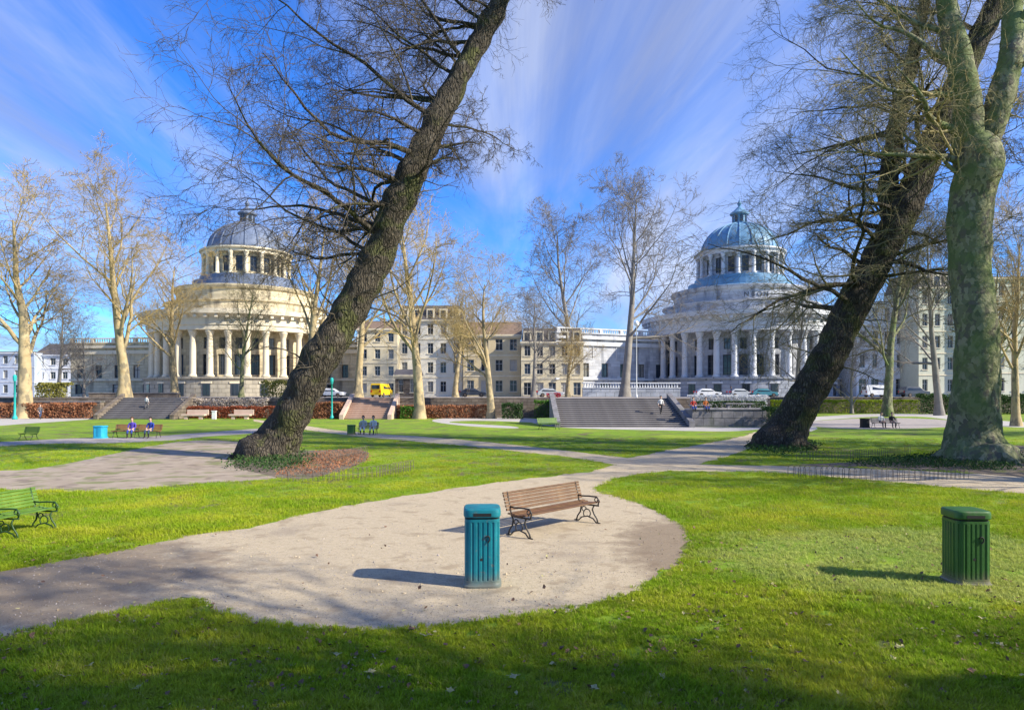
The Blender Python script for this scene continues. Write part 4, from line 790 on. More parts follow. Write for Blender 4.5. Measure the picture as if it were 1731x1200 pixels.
unseen_evergreen((5.6, 2.3, 0), 2.6, 7.4, 2.1, 5000, .3); unseen_evergreen((10.4, 1.9, 0), 2.4, 7.8, 2.2, 5000, 1.3); unseen_evergreen((15.6, 2.2, 0), 2.8, 7.6, 2.0, 5000, 2.2); unseen_evergreen((20.6, 2.4, 0), 2.4, 8.2, 2.3, 5000, 3.2)
# ------------------------------------------------------------------ hedges, shrubs
def hedge(label, cat, x0, x1, d, z0, z1, dep, m, n=5000, leaf=.16, group=None, name='hedge', mound=.45, core=True):
    a, b = A(x0, d), A(x1, d); L = b.x - a.x; H_ = z1 - z0; o = thing(name, (a.x, d, z0), label, cat, 0, group)
    x = rng.random(n) * L; y = rng.random(n) * dep; top = H_ * (1 - mound * (.5 + .5 * np.sin(x * 2.1 + np.sin(x * .7) * 2 + d)) * rng.random(n)); f = rng.random(n)
    z = np.where(f < .45, top * (.85 + .15 * rng.random(n)), top * rng.random(n)); y = np.where(f > .6, y * .25, y)
    c = np.stack([x, y, z], 1); u = nz(rng.normal(0, 1, (n, 3))); v = nz(np.cross(u, rng.normal(0, 1, (n, 3)))); s_ = (leaf * rng.uniform(.5, 1.2, n))[:, None]
    V = np.stack([c - u * s_ * .5, c - v * s_ * .32, c + u * s_ * .5, c + v * s_ * .32], 1).reshape(-1, 3); Q = np.arange(4 * n).reshape(-1, 4)
    link('foliage', big_mesh('foliage', V, Q, m, False), o)
    if core:
        mb = MB()
        for i in range(max(3, int(L / .5))):
            cx = (i + .5) * L / max(3, int(L / .5)); mb.tube([(cx, dep * .5, 0), (cx + random.uniform(-.2, .2), dep * random.uniform(.3, .7), H_ * .45), (cx + random.uniform(-.35, .35), dep * random.uniform(.2, .8), H_ * .8)], [.05, .035, .012], 4)
        mb.obj('stems', M['twig_grey'], o)
    return o
hedge('dark red leafy hedge behind the two pink stone benches', 'hedge', 296, 512, 85.2, 0, 1.55, 1.4, M['h_red'], 9000, .22)
hedge('pale pink flowering border above the dark red hedge', 'hedge', 306, 452, 87.0, 0, 2.55, 1.0, M['h_pale'], 9000, .2, name='flower_border')
hedge('rust red shrubs at the foot of the left leaning tree', 'shrub', 512, 578, 84.5, 0, 2.1, 2.2, M['h_rust'], 5000, .24, name='shrubs', mound=.5)
hedge('long rust red shrub bed right of the pink steps', 'shrub', 662, 832, 85.4, 0, 1.7, 2.0, M['h_rust'], 9000, .22, name='shrubs', mound=.45)
hedge('brown red shrubs behind the teal lamp post at the left', 'shrub', -10, 152, 85.2, 0, 2.0, 1.6, M['h_rust'], 7000, .24, name='shrubs', mound=.5)
hedge('yellow green bush above the brown wall at the left', 'bush', 58, 108, 90, TZ, 4.6, 2.2, M['h_yel'], 3500, .25, name='bush', mound=.5)
hedge('green shrub at the foot of the tallest tan tree', 'shrub', 676, 702, 83.4, 0, 1.6, 1.3, M['h_green'], 1400, .2, name='shrub', mound=.5)
hedge('dark green shrub beside the pale tan tree', 'shrub', 848, 884, 83.5, 0, 2.0, 1.6, M['h_dark'], 2000, .22, name='shrub', mound=.5)
hedge('bright green clipped hedge left of the wide dark steps', 'hedge', 903, 1030, 86.0, 0, 2.3, 1.4, M['h_green'], 8000, .17, mound=.1)
hedge('crimson flower clump above the green clipped hedge', 'flowers', 924, 948, 88.4, TZ, 3.2, .8, M['h_rose'], 900, .14, name='flower_clump', mound=.5)
hedge('white speckled flowering hedge on the grey block wall', 'hedge', 1168, 1298, 66.5, 1.72, 2.95, 1.6, M['h_white'], 9000, .13, mound=.15)
hedge('dark hedge between the block wall seats and the white hedge', 'hedge', 1178, 1296, 65.3, 1.72, 2.35, .9, M['h_dark'], 4000, .13, mound=.2)
hedge('long lime green hedge behind the right oval lawn', 'hedge', 1300, 1556, 109, 0, 2.2, 1.6, M['h_lime'], 14000, .2, mound=.12)
hedge('grey green overgrown hedge right of the lime hedge', 'hedge', 1557, 1760, 104, 0, 3.2, 2.0, M['h_dark'], 12000, .26, mound=.5)
hedge('dark shrubs with pink blooms at the foot of the right leaning tree', 'shrub', 1298, 1350, 60, 0, 1.9, 2.0, M['h_dark'], 3500, .16, name='shrubs', mound=.4)
hedge('ivy green shrub low before the cream rotunda', 'shrub', 440, 500, 92, TZ, 5.0, 2.0, M['h_yel'], 2600, .26, name='shrub', mound=.6)
def ground_cover(name, label, poly, n, m, h, leaf):
    P = np.array([tuple(G(*q))[:2] for q in poly]); lo, hi = P.min(0), P.max(0); x = lo[0] + rng.random(n * 3) * (hi[0] - lo[0]); y = lo[1] + rng.random(n * 3) * (hi[1] - lo[1]); k_ = inside(x, y, P); x, y = x[k_][:n], y[k_][:n]; n = len(x); x = x + rng.normal(0, .22, n); y = y + rng.normal(0, .35, n)
    c = np.stack([x, y, rng.random(n) * h + .02], 1); u = nz(rng.normal(0, 1, (n, 3)) + [0, 0, .8]); v = nz(np.cross(u, rng.normal(0, 1, (n, 3)))); s_ = (leaf * rng.uniform(.5, 1.2, n))[:, None]
    V = np.stack([c - u * s_ * .5, c - v * s_ * .25, c + u * s_ * .5, c + v * s_ * .25], 1).reshape(-1, 3)
    tag(link(name, big_mesh(name, V, np.arange(4 * n).reshape(-1, 4), m, False)), label, 'plants', kind='stuff')
ground_cover('bed_plants', 'low rusty plants of the flower bed at the left leaning tree', [(470, 806), (540, 804), (600, 788), (620, 772), (600, 761), (540, 765), (500, 780)], 3200, M['h_rust'], .12, .09)
ground_cover('bed_plants', 'green ivy and grass round the foot of the left leaning tree', [(395, 790), (450, 800), (510, 792), (530, 778), (500, 764), (440, 760), (400, 772)], 3000, M['h_dark'], .28, .13)
ground_cover('bed_plants', 'green ivy and grass round the foot of the right leaning tree', [(1262, 762), (1310, 770), (1370, 766), (1380, 752), (1340, 745), (1280, 748)], 3000, M['h_dark'], .3, .14)
ground_cover('bed_plants', 'low grey green plants around the mossy plane tree', [(1420, 787), (1560, 792), (1700, 796), (1720, 766), (1640, 760), (1580, 770), (1480, 778)], 6000, M['h_dark'], .16, .12)

# ------------------------------------------------------------------ low wire fences
hoop_me = {}
def fence(label, pts, hgt=.42, step=.17):
    P = [G(*q) for q in pts]; o = thing('wire_fence', P[0], label, 'fence'); w = step * 1.35
    mb = MB(); arc = [(-w / 2, 0, -.05), (-w / 2, 0, hgt - w * .4)] + [(-w / 2 * math.cos(t), 0, hgt - w * .4 + w * .4 * math.sin(t)) for t in (.5, 1.1, PI / 2, 2.05, 2.65)] + [(w / 2, 0, hgt - w * .4), (w / 2, 0, -.05)]
    me = mb.tube(arc, .009, 4).me('hoop', M['wire']); rail = []; k_ = 0
    for a, b in zip(P[:-1], P[1:]):
        L = (b - a).length; n = int(L / step); ang = math.atan2(b.y - a.y, b.x - a.x)
        for i in range(n):
            q = a.lerp(b, i / n) - P[0]; link('hoop', me, o, q, (random.uniform(-.06, .06), random.uniform(-.04, .04), ang)); k_ += 1
    MB().tube([p - P[0] + Vector((0, 0, hgt * .45)) for p in P], .006, 4).obj('rail_wire', M['wire'], o)
fence('low wire hoop fence along the front of the rusty flower bed', [(482, 813), (560, 814), (640, 807), (700, 795)])
fence('low wire hoop fence along the back of the rusty flower bed', [(492, 782), (560, 779), (622, 768)])
fence('low wire hoop fence in front of the mossy plane tree', [(1338, 806), (1450, 811), (1560, 812), (1640, 809)])
fence('low wire hoop fence on the lawn behind the right path', [(1350, 779), (1440, 776), (1540, 768)])

# ------------------------------------------------------------------ bins
def rsq(a, r, p=5.0):                       # rounded square section
    c, s_ = math.cos(a), math.sin(a); k_ = (abs(c) ** p + abs(s_) ** p) ** (-1 / p); return r * k_ * c, r * k_ * s_
def bin_(label, loc, paint, w=.27, h=1.2, rz=0., detail=True, group=None):
    o = thing('litter_bin', loc, label, 'bin', rz, group); n = 144 if detail else 32; 
    def ring(r, z, flute=0.): 
        out = []
        for i in range(n):
            a = 2 * PI * i / n + PI / 4; f = 1 - flute * (1 if (i % 6) in (0, 1) else 0); x, y = rsq(a, r * f); out.append((x, y, z))
        return out
    def skin(rings, name, m, sm=False, cap=True):
        v = [p for r_ in rings for p in r_]; f = []
        for k_ in range(len(rings) - 1):
            for i in range(n): f.append((k_ * n + i, k_ * n + (i + 1) % n, (k_ + 1) * n + (i + 1) % n, (k_ + 1) * n + i))
        if cap: f += [list(range(n))[::-1], [(len(rings) - 1) * n + i for i in range(n)]]
        return MB().add(v, f).obj(name, m, o, sm)
    skin([ring(w * 1.09, 0), ring(w * 1.09, .035), ring(w * 1.02, .05), ring(w * 1.0, .075)], 'base', paint)
    skin([ring(w * .985, .075), ring(w * .985, .11), ring(w * .985, .115, .055), ring(w * .985, h * .82, .055), ring(w * .985, h * .825), ring(w * .985, h * .86)], 'fluted_body', paint)
    skin([ring(w * .93, h * .86), ring(w * .93, h * .885)], 'shadow_gap', M['black'])
    skin([ring(w * 1.02, h * .885), ring(w * 1.045, h * .90), ring(w * 1.045, h * .945), ring(w * 1.03, h * .975), ring(w * .97, h * .99), ring(w * .6, h * .997), ring(w * .1, h)], 'lid', paint, False)
    if detail:
        sq = MB().tube([(w * .3 + .03 * math.cos(t), -w * 1.0 - .012, h * .62 + .045 * math.sin(t)) for t in [R(160 - 25 * j) for j in range(9)]] + [(w * .3 + .0, -w * 1.0 - .012, h * .62 - .055)], .011, 6); sq.obj('emblem', M['black'], o)
        MB().lathe([(.001, -.012), (.022, -.012), (.022, .0), (.001, .0)], 10).obj('lock', M['black'], o, loc=(-w * .05, -w * .99, h * .36), rot=(R(90), 0, 0))
        MB().box(-w * .5, w * .5, -w * 1.05, -w * 1.03, h * .90, h * .94).obj('slot', M['black'], o)
    return o
bin_('teal fluted litter bin standing on the sandy path beside the brown bench', G(815, 986), M['teal'], .272, 1.2, R(3))
bin_('dark green fluted litter bin standing on the lawn at the right edge', G(1632, 984), M['green_paint'], .262, 1.15, R(-4))
bin_('small light blue bin beside the bench with two seated people', A(170, 46.2), M['blue_paint'], .36, .85, 0, False)
bin_('small black bin left of the seated group on the oval lawn', A(1462, 61), M['black'], .35, .85, 0, False)
bin_('small dark bin on the lawn left of the two pale figures', A(594, 50), M['green_paint'], .28, .75, 0, False)

# ------------------------------------------------------------------ benches
def scroll(c, r, t0, t1, n=10, k_=.0): return [(c[0] + (r * (1 - k_ * j / n)) * math.cos(t0 + (t1 - t0) * j / n), c[1] + (r * (1 - k_ * j / n)) * math.sin(t0 + (t1 - t0) * j / n)) for j in range(n + 1)]
def bench(label, loc, rz, L=2.4, wood=None, iron=None, legs=3, fine=True, sc=1., group=None, name='park_bench'):
    """seat faces local -y, long side along x"""
    o = thing(name, loc, label, 'bench', rz, group); o.scale = (sc, sc, sc); n = 6
    for i in range(n):
        y = -.27 + i * .085; z = .42 + .015 * abs(i - 2.6); 
        MB().bbox(-L / 2, L / 2, y, y + .07, z, z + .032, .006).obj('seat_slat', wood, o)
    for i in range(5):
        z = .52 + i * .068; y = .25 + i * .022
        MB().bbox(-L / 2, L / 2, -.016, .016, 0, .056, .006).obj('back_slat', wood, o, loc=(0, y, z), rot=(R(-14), 0, 0))
    MB().tube([(-L / 2, .36, .875), (L / 2, .36, .875)], .022, 8).obj('top_rail', wood, o)
    for j in range(legs):
        x = -L / 2 + .12 + j * (L - .24) / (legs - 1); mb = MB(); P3 = lambda l: [(0, a, b) for a, b in l]
        mb.tube(P3([(-.30, .0), (-.27, .10), (-.19, .20), (-.14, .30), (-.18, .39)]), .019, 6)
        mb.tube(P3([(.32, .0), (.28, .12), (.20, .22), (.18, .34), (.235, .46), (.29, .66), (.36, .90)]), .019, 6)
        mb.tube(P3([(-.32, .405), (-.1, .40), (.1, .405), (.24, .42)]), .019, 6)
        if fine:
            mb.tube(P3(scroll((0, .20), .115, R(-40), R(220), 12, .3)), .014, 6); mb.tube(P3(scroll((.10, .29), .07, R(180), R(-120), 10, .4)), .012, 6)
            mb.tube(P3([(-.36, .012), (-.24, .02), (-.16, .10), (0, .14), (.16, .10), (.25, .02), (.37, .012)]), .016, 6)
            mb.tube(P3([(-.30, .42), (-.33, .52), (-.26, .60), (-.05, .60), (.15, .585), (.27, .60)]), .018, 6); mb.tube(P3(scroll((-.25, .53), .05, R(90), R(-200), 8, .3)), .012, 6)
        mb.obj('leg', iron, o, loc=(x, 0, 0), smooth=True)
    return o
pa, pb = G(872, 914), G(1003, 884); mid = (pa + pb) / 2; ang = math.atan2(pb.y - pa.y, pb.x - pa.x)
bench('brown slatted bench with ornate iron legs behind the teal bin', mid + Vector((-.02, .25, 0)), ang + PI if False else ang, (pb - pa).length - .05, M['wood'], M['iron'], 2)
pa, pb = G(-70, 928), G(78, 894); mid = (pa + pb) / 2; ang = math.atan2(pb.y - pa.y, pb.x - pa.x)
bench('green slatted bench with ornate iron legs cut by the left frame edge', mid, ang, (pb - pa).length + .15, M['wood_green'], M['iron_green'])
bench('brown bench with two people in blue at the left', A(231, 46.6), 0, 3.2, M['wood_brown'], M['iron'], 3, False)
bench('small dark green bench on the lawn at the far left', A(48, 44), R(-8), 1.15, M['wood_green'], M['iron_green'], 2, False, .95)
bench('dark green bench alone on the middle lawn', A(928, 57.5), R(25), 1.7, M['wood_green'], M['iron_green'], 2, False, 1.1)
bench('pale grey bench with two pale dressed people on the middle lawn', A(622, 50.4), 0, 1.5, M['stone_grey'], M['iron'], 2, False)
bench('grey bench with two people in dark clothes on the oval lawn', A(1497, 60.5), 0, 2.4, M['stone_grey'], M['iron'], 2, False)
for x0_, x1_, lab in ((306, 345, 'pink stone block bench before the dark red hedge, nearer the dark steps'), (386, 422, 'pink stone block bench before the dark red hedge, farther from the dark steps')):
    a, b = A(x0_, 82), A(x1_, 82); o = thing('stone_bench', (a.x, 82, 0), lab, 'bench'); L = b.x - a.x
    MB().bbox(0, L, 0, .7, .4, .62, .03).obj('seat', M['stone_pink'], o); MB().bbox(.3, .7, .1, .6, 0, .4, .02).obj('leg', M['stone_pink'], o); MB().bbox(L - .7, L - .3, .1, .6, 0, .4, .02).obj('leg', M['stone_pink'], o); MB().bbox(.4, L + .2, .7, .85, .5, 1.15, .02).obj('backrest', M['stone_pink'], o)

# ------------------------------------------------------------------ people
def cmat(name, c): return mat(name, c, tuple(q * .7 for q in c), 4, .85)
SKIN = mat('skin', (.50, .32, .24), (.56, .38, .29), 6, .6); HAIRS = [mat('dark_hair', (.03, .02, .015), rough=.6), mat('brown_hair', (.12, .06, .03), rough=.6)]
def person(label, loc, rz, top, legs, pose='stand', hair=0, sc=1.):
    o = thing('person', loc, label, 'person', rz); o.scale = (sc,) * 3
    if pose == 'stand':                       # mid stride, facing -y
        hip = .93; J = {'pelvis': (0, 0, hip, .15), 'waist': (0, 0, 1.10, .13), 'chest': (0, .01, 1.30, .155), 'neck0': (0, .01, 1.46, .065), 'neck': (0, .0, 1.53, .055), 'headlow': (0, -.02, 1.60, .085), 'head': (0, -.015, 1.69, .10), 'crown': (0, 0, 1.77, .06),
             'hl': (-.10, 0, .88, .10), 'kl': (-.11, -.16, .50, .065), 'al': (-.11, -.20, .09, .045), 'tl': (-.12, -.36, .04, .035), 'hr': (.10, 0, .88, .10), 'kr': (.11, .06, .50, .065), 'ar': (.11, .28, .11, .045), 'tr': (.12, .15, .03, .035),
             'sl': (-.18, .01, 1.40, .065), 'el': (-.25, .08, 1.13, .048), 'wl': (-.25, -.08, .92, .034), 'fl': (-.25, -.13, .83, .03), 'sr': (.18, .01, 1.40, .065), 'er': (.25, -.02, 1.13, .048), 'wr': (.25, -.16, .94, .034), 'fr': (.25, -.2, .86, .03)}
    else:
        J = {'pelvis': (0, .08, .52, .16), 'waist': (0, .09, .68, .14), 'chest': (0, .07, .90, .16), 'neck0': (0, .05, 1.06, .065), 'neck': (0, .03, 1.13, .055), 'headlow': (0, .0, 1.20, .085), 'head': (0, .0, 1.29, .10), 'crown': (0, .01, 1.37, .06),
             'hl': (-.10, .02, .52, .11), 'kl': (-.12, -.38, .52, .07), 'al': (-.12, -.42, .09, .045), 'tl': (-.13, -.57, .04, .035), 'hr': (.10, .02, .52, .11), 'kr': (.13, -.38, .52, .07), 'ar': (.13, -.36, .09, .045), 'tr': (.14, -.51, .04, .035),
             'sl': (-.19, .06, 1.0, .065), 'el': (-.25, -.02, .74, .048), 'wl': (-.14, -.22, .62, .034), 'fl': (-.10, -.29, .61, .03), 'sr': (.19, .06, 1.0, .065), 'er': (.25, -.02, .74, .048), 'wr': (.14, -.22, .62, .034), 'fr': (.10, -.29, .61, .03)}
    names = list(J); E_ = [('pelvis', 'waist'), ('waist', 'chest'), ('chest', 'neck0'), ('neck0', 'neck'), ('neck', 'headlow'), ('headlow', 'head'), ('head', 'crown'), ('pelvis', 'hl'), ('hl', 'kl'), ('kl', 'al'), ('al', 'tl'), ('pelvis', 'hr'), ('hr', 'kr'), ('kr', 'ar'), ('ar', 'tr'),
                           ('chest', 'sl'), ('sl', 'el'), ('el', 'wl'), ('wl', 'fl'), ('chest', 'sr'), ('sr', 'er'), ('er', 'wr'), ('wr', 'fr')]
    me = bpy.data.meshes.new('body'); me.from_pydata([J[n][:3] for n in names], [(names.index(a), names.index(b)) for a, b in E_], []); ob = bpy.data.objects.new('body_tmp', me); COL.objects.link(ob)
    md = ob.modifiers.new('skin', 'SKIN'); sv = me.skin_vertices[0].data
    for i, n in enumerate(names): sv[i].radius = (J[n][3], J[n][3] * (.8 if n in ('chest', 'waist') else 1)); 
    sv[0].use_root = True; ob.modifiers.new('sub', 'SUBSURF').levels = 1
    dg = bpy.context.evaluated_depsgraph_get(); bme = bpy.data.meshes.new_from_object(ob.evaluated_get(dg)); bpy.data.objects.remove(ob)
    bme.materials.clear(); [bme.materials.append(q) for q in (top, legs, SKIN, M['black'])]; grp = {}
    for n in names: grp[n] = 2 if n in ('neck', 'headlow', 'head', 'crown', 'wl', 'fl', 'wr', 'fr') else 3 if n in ('al', 'tl', 'ar', 'tr') else 1 if n in ('pelvis', 'hl', 'kl', 'hr', 'kr') else 0
    jp = np.array([J[n][:3] for n in names]); gi = np.array([grp[n] for n in names])
    for p in bme.polygons: p.material_index = int(gi[np.argmin(((jp - np.array(p.center)) ** 2).sum(1))]); p.use_smooth = True
    bme.name = 'body'; link('body', bme, o)
    hz = Vector(J['head'][:3]); mb = MB(); bm = bmesh.new(); bmesh.ops.create_uvsphere(bm, u_segments=12, v_segments=8, radius=.118)
    for v in list(bm.verts):
        if v.co.y < -.045 and v.co.z < .045: bm.verts.remove(v)
        elif v.co.z < -.07: v.co.z *= 1.15
    hm = bpy.data.meshes.new('hair'); bm.to_mesh(hm); bm.free(); hm.materials.append(HAIRS[hair]); hm.shade_smooth(); link('hair', hm, o, hz + Vector((0, .015, .02)))
    return o
blue = cmat('blue_coat', (.03, .06, .34)); violet = cmat('violet_blue_coat', (.09, .06, .40)); jeans = cmat('jeans', (.05, .08, .16)); whitec = cmat('white_coat', (.72, .72, .70)); darkc = cmat('dark_coat', (.03, .03, .035)); red = cmat('red_jacket', (.42, .05, .04)); orange = cmat('orange_jacket', (.45, .14, .04)); grey = cmat('grey_trousers', (.12, .12, .13)); pale = cmat('pale_coat', (.60, .58, .52)); blues = cmat('blue_trousers', (.02, .07, .35))
person('person in a violet blue coat seated on the brown bench, nearer the blue bin', A(223, 46.35), R(5), violet, blue, 'sit', 1)
person('person in a dark blue coat seated on the brown bench, farther from the blue bin', A(254, 46.35), R(-8), blue, jeans, 'sit', 0)
person('person in a white coat walking up the dark steps at the left', A(248, 84.9, 1.09), R(170), whitec, grey, 'stand', 0)
person('person in a white coat walking down the wide dark steps', A(1117, 65.4, 1.04), R(10), whitec, darkc, 'stand', 0)
person('person in a red jacket seated on the block wall', A(1172, 62.75, 1.32), R(0), red, blues, 'sit', 1)
person('person in an orange jacket and blue trousers seated on the block wall', A(1193, 62.75, 1.32), R(12), orange, blues, 'sit', 1)
person('person in a pale coat seated at the left end of the pale grey bench', A(614, 50.2), R(0), pale, whitec, 'sit', 1)
person('person in a white coat seated at the right end of the pale grey bench', A(631, 50.2), R(-6), whitec, pale, 'sit', 0)
person('person in a white top and dark trousers seated on the oval lawn bench', A(1490, 60.2), R(4), whitec, darkc, 'sit', 0)
person('person in a dark coat seated on the oval lawn bench', A(1508, 60.2), R(-6), darkc, grey, 'sit', 0)
person('person in a dark coat standing by the left shrubs', A(68, 82.5), R(60), grey, jeans, 'stand', 1)
person('person in a dark coat walking before the basement of the right palace', A(1236, 117), R(80), darkc, jeans, 'stand', 0).location.z = TZ

# ------------------------------------------------------------------ vehicles
def car(label, loc, rz, paint, kind='car', name='parked_car'):
    o = thing(name, loc, label, 'van' if kind == 'van' else 'car', rz)
    if kind == 'van': low = [(-2.2, .35), (2.2, .35), (2.25, .7), (2.15, 1.05), (1.55, 1.2), (1.05, 2.0), (-2.15, 2.05), (-2.25, 1.9)]; win = [(-1.2, 1.25), (1.35, 1.25), (.95, 1.88), (-1.2, 1.9)]; wd = .92
    elif kind == 'suv': low = [(-2.2, .4), (2.25, .4), (2.3, .75), (2.2, 1.0), (1.2, 1.12), (.5, 1.72), (-1.8, 1.76), (-2.2, 1.2), (-2.28, .8)]; win = [(-1.75, 1.15), (1.05, 1.15), (.45, 1.63), (-1.6, 1.66)]; wd = .92
    else: low = [(-2.1, .3), (2.1, .3), (2.15, .6), (2.05, .82), (1.1, .92), (.35, 1.42), (-1.2, 1.46), (-1.95, .98), (-2.15, .85), (-2.18, .5)]; win = [(-1.55, .95), (.95, .95), (.3, 1.36), (-1.1, 1.38)]; wd = .86
    def ext(pl, w0, inset): 
        n = len(pl); zm = max(p[1] for p in pl); v = []
        for s_ in (-1, 1):
            for x, z in pl: v.append((x, s_ * (w0 - inset * max(0, (z - .9) / max(.1, zm - .9))), z))
        return v, [list(range(n)), list(range(n, 2 * n))[::-1]] + [(i, n + i, n + (i + 1) % n, (i + 1) % n) for i in range(n)]
    me = MB().add(*ext(low, wd, .16)).me('body', paint); b = link('body', me, o); bv = b.modifiers.new('bevel', 'BEVEL'); bv.width = .05; bv.segments = 2
    MB().add(*ext(win, wd + .012, .16)).obj('side_windows', M['glass'], o)
    rear = {'van': (-2.262, -2.2), 'suv': (-2.26, -1.9), 'car': (-2.19, -1.6)}[kind]
    if kind == 'van': MB().box(-2.275, -2.2, -.62, .62, 1.25, 1.82).obj('rear_window', M['glass'], o)
    for sx in (-1, 1):
        MB().box(-2.30, -2.12, sx * .7 - .1, sx * .7 + .1, .75, 1.05).obj('tail_light', cmat('tail_red', (.4, .02, .02)) if not sx == 2 else None, o)
        MB().box(2.05, 2.28, sx * .6 - .14, sx * .6 + .14, .62, .78).obj('headlight', M['lamp_glass'], o)
        for x in (-1.35, 1.35):
            w = MB().lathe([(.001, -.1), (.2, -.1), (.31, -.1), (.34, -.06), (.34, .06), (.31, .1), (.001, .1)], 18).obj('wheel', M['black'], o, loc=(x, sx * (wd - .06), .34), rot=(R(90), 0, 0)); MB().lathe([(.001, -.115), (.19, -.115), (.2, -.10), (.2, .10), (.19, .115), (.001, .115)], 12).obj('rim', M['wire'], w)
    return o
pt = lambda n, c: mat(n, c, rough=.3, spec=.6)
yel = pt('yellow_paint', (.75, .50, .01)); wp = pt('white_car', (.72, .73, .74)); dk = pt('dark_car', (.05, .06, .08)); sv_ = pt('silver_car', (.40, .43, .47)); tl_ = pt('teal_car', (.06, .22, .28))
car('yellow van parked on the terrace above the pink steps', A(645, 104, TZ), R(78), yel, 'van', 'parked_van')
car('white parked car left of the white speckled hedge', A(1196, 119, TZ), R(4), wp)
car('silver parked car behind the white speckled hedge', A(1252, 121, TZ), R(2), sv_)
car('teal parked car before the basement of the right palace', A(1292, 120, TZ), R(-3), tl_)
car('dark off road car parked left of the overgrown hedge', A(1545, 115, TZ), R(6), dk, 'suv')
car('white small van parked before the white house', A(1482, 117, TZ), R(3), wp, 'van', 'parked_van')
car('silver parked car before the pale yellow house', A(930, 113, TZ), R(4), sv_)
car('white parked car at the foot of the cream rotunda', A(560, 112, TZ), R(-4), wp)
car('dark parked car before the ochre house', A(800, 113, TZ), R(2), dk)

# ------------------------------------------------------------------ posts and lamps
def post(label, x, d, z0, ytop, m, r=.07, globe=False):
    h = zat(ytop, d) - z0; o = thing('lamp_post', A(x, d, z0), label, 'lamp post')
    MB().lathe([(r * 2.2, 0), (r * 2.2, .25), (r * 1.4, .4), (r, .6), (r * .8, h - .3), (r * 1.3, h - .28), (r * 1.3, h - .2)], 10).obj('pole', m, o, True)
    if globe: MB().lathe([(.02, h - .25)] + [(.30 * math.sin(t), h + .07 - .30 * math.cos(t)) for t in [PI * j / 10 for j in range(1, 10)]] + [(.01, h + .37)], 14).obj('globe', M['lamp_glass'], o, True)
    else: MB().lathe([(r * 1.3, h - .2), (.2, h), (.22, h + .3), (.12, h + .45), (.02, h + .5)], 10).obj('lantern', m, o)
post('teal lamp post among the red shrubs at the far left', 25, 82, 0, 640, M['teal_post'], .13)
post('teal lamp post left of the pink steps', 561, 83, 0, 645, M['teal_post'], .11)
post('thin white lamp post with round globe before the bluish palace wing', 1076, 76, TZ, 548, M['white'], .05, True)
o = thing('marker_post', A(362, 82), 'short white post between the two pink stone benches', 'post'); MB().bbox(-.22, .22, -.15, .15, 0, .95, .04).obj('shaft', M['white'], o); MB().bbox(-.28, .28, -.2, .2, .95, 1.05, .03).obj('cap', M['white'], o)

# ------------------------------------------------------------------ fallen leaves on the foreground grass
def leaf_mesh(seed, m):
    r = random.Random(seed); n = 15; v = [(0, 0, .004)]; 
    for i in range(n):
        a = 2 * PI * i / n; rad = (.075 if i % 3 == 0 else .042) * r.uniform(.8, 1.15); v.append((rad * math.cos(a), rad * math.sin(a), .012 * math.sin(a * 2 + seed) + .012))
    f = [(0, 1 + i, 1 + (i + 1) % n) for i in range(n)]; me = mesh('fallen_leaf', v, f, m)
    mb = MB().tube([(0, 0, .006), (-.05, .005, .012), (-.11, -.004, .01)], .003, 4); bm = bmesh.new(); bm.from_mesh(me); off = len(bm.verts); vs = [bm.verts.new(q) for q in mb.v]
    for q in mb.f: bm.faces.new([vs[i] for i in q])
    bm.to_mesh(me); bm.free(); return me
LM = [leaf_mesh(1, M['leaf_dry']), leaf_mesh(2, M['leaf_dry']), leaf_mesh(3, M['leaf_brown'])]
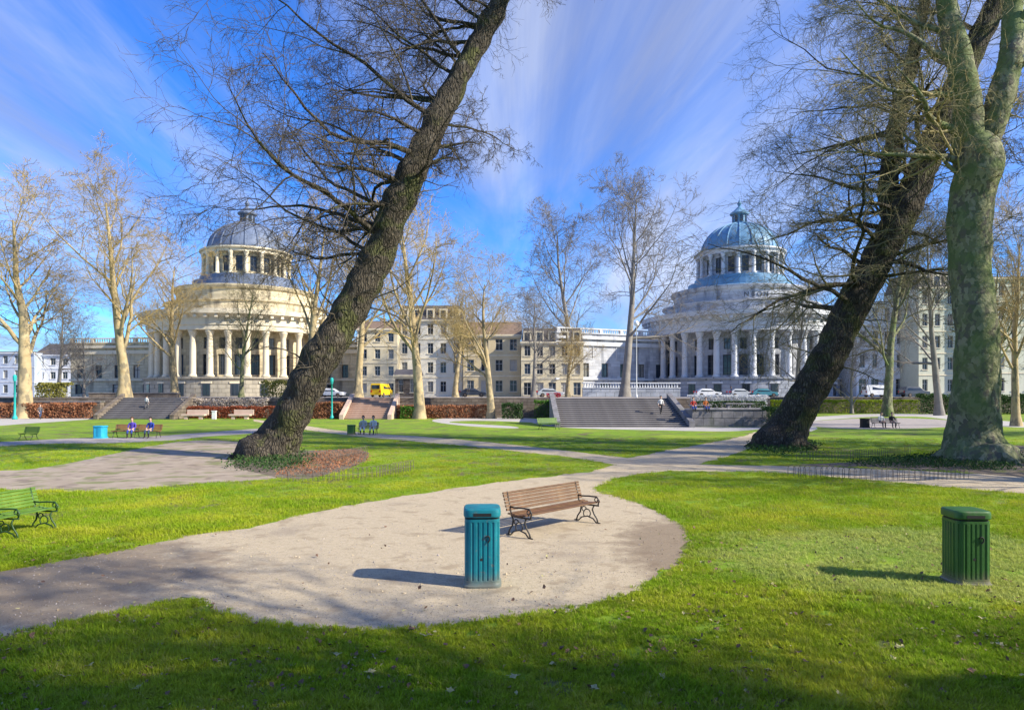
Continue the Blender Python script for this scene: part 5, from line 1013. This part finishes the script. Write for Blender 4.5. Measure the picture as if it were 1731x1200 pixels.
spots = [(572, 1112, 0), (600, 1132, 2), (648, 1108, 2), (625, 1143, 0), (497, 1130, 1), (310, 1122, 1), (268, 1098, 0), (150, 1132, 0), (110, 1150, 1), (62, 1140, 2), (936, 1128, 0), (920, 1096, 2), (870, 1150, 1), (1005, 1170, 0), (1260, 1136, 2), (1300, 1140, 0), (1350, 1108, 2), (1362, 1124, 2),
         (1492, 1128, 0), (1510, 1120, 1), (1562, 1068, 0), (1520, 1100, 1), (1640, 1140, 2), (1690, 1096, 1), (1180, 1088, 0), (1210, 1070, 2), (760, 1174, 0), (420, 1168, 2), (230, 1170, 1), (1420, 1180, 0), (1590, 1176, 2), (1120, 1150, 1), (1060, 1040, 2), (720, 1080, 1), (540, 1090, 2), (1660, 1050, 0), (1400, 1062, 1)]
for i, (x, y, k_) in enumerate(spots):
    p = G(x, y); o = link('fallen_leaf', LM[k_], None, (p.x, p.y, .045), (random.uniform(-.3, .3), random.uniform(-.3, .3), random.uniform(0, 6.28)), (random.uniform(.55, .95),) * 3)
    tag(o, 'pale dry fallen leaf lying on the foreground grass' if k_ < 2 else 'brown purple fallen leaf lying on the foreground grass', 'leaf', 'pale leaves on the grass' if k_ < 2 else 'brown leaves on the grass')
# brown leaf litter, too small and too many to count
k = 5200; u = rng.random(k); d = 5.8 / (1 - u * (1 - 5.8 / 15)); x = (rng.random(k) * 2 - 1) * d * .8
cl_ = np.sin(x * 1.7 + np.sin(d * 2.1) * 1.5) * np.sin(d * 2.6 + np.sin(x * 1.1)) + .5 * np.sin(x * 5 + d * 3); kp = (cl_ > .35) | (rng.random(k) < .12)
kp &= ~(inside(x, d, PATHS[0]) & (rng.random(k) > .15)); x, d = x[kp], d[kp]; k = len(x)
sc_ = mesh('leaf_scrap', [(-.03, -.012, .01), (0, -.022, 0), (.032, -.006, .012), (.02, .018, .004), (-.012, .02, .014)], [(0, 1, 2, 3, 4)], M['leaf_brown'])
sc2 = mesh('leaf_scrap', [(-.022, -.012, .006), (.004, -.018, .012), (.026, .002, .0), (.0, .02, .01)], [(0, 1, 2, 3)], M['leaf_dry'])
scatter('leaf_litter', [bpy.data.objects.new('leaf_scrap', sc_), bpy.data.objects.new('leaf_scrap', sc_), bpy.data.objects.new('leaf_scrap', sc2)], np.stack([x, d, rng.uniform(.02, .05, k)], 1), np.stack([rng.normal(0, .5, k), rng.normal(0, .5, k), rng.random(k) * 6.28], 1), rng.uniform(.5, 1.3, k), 'brown leaf litter scattered over the foreground grass', 'leaf litter')
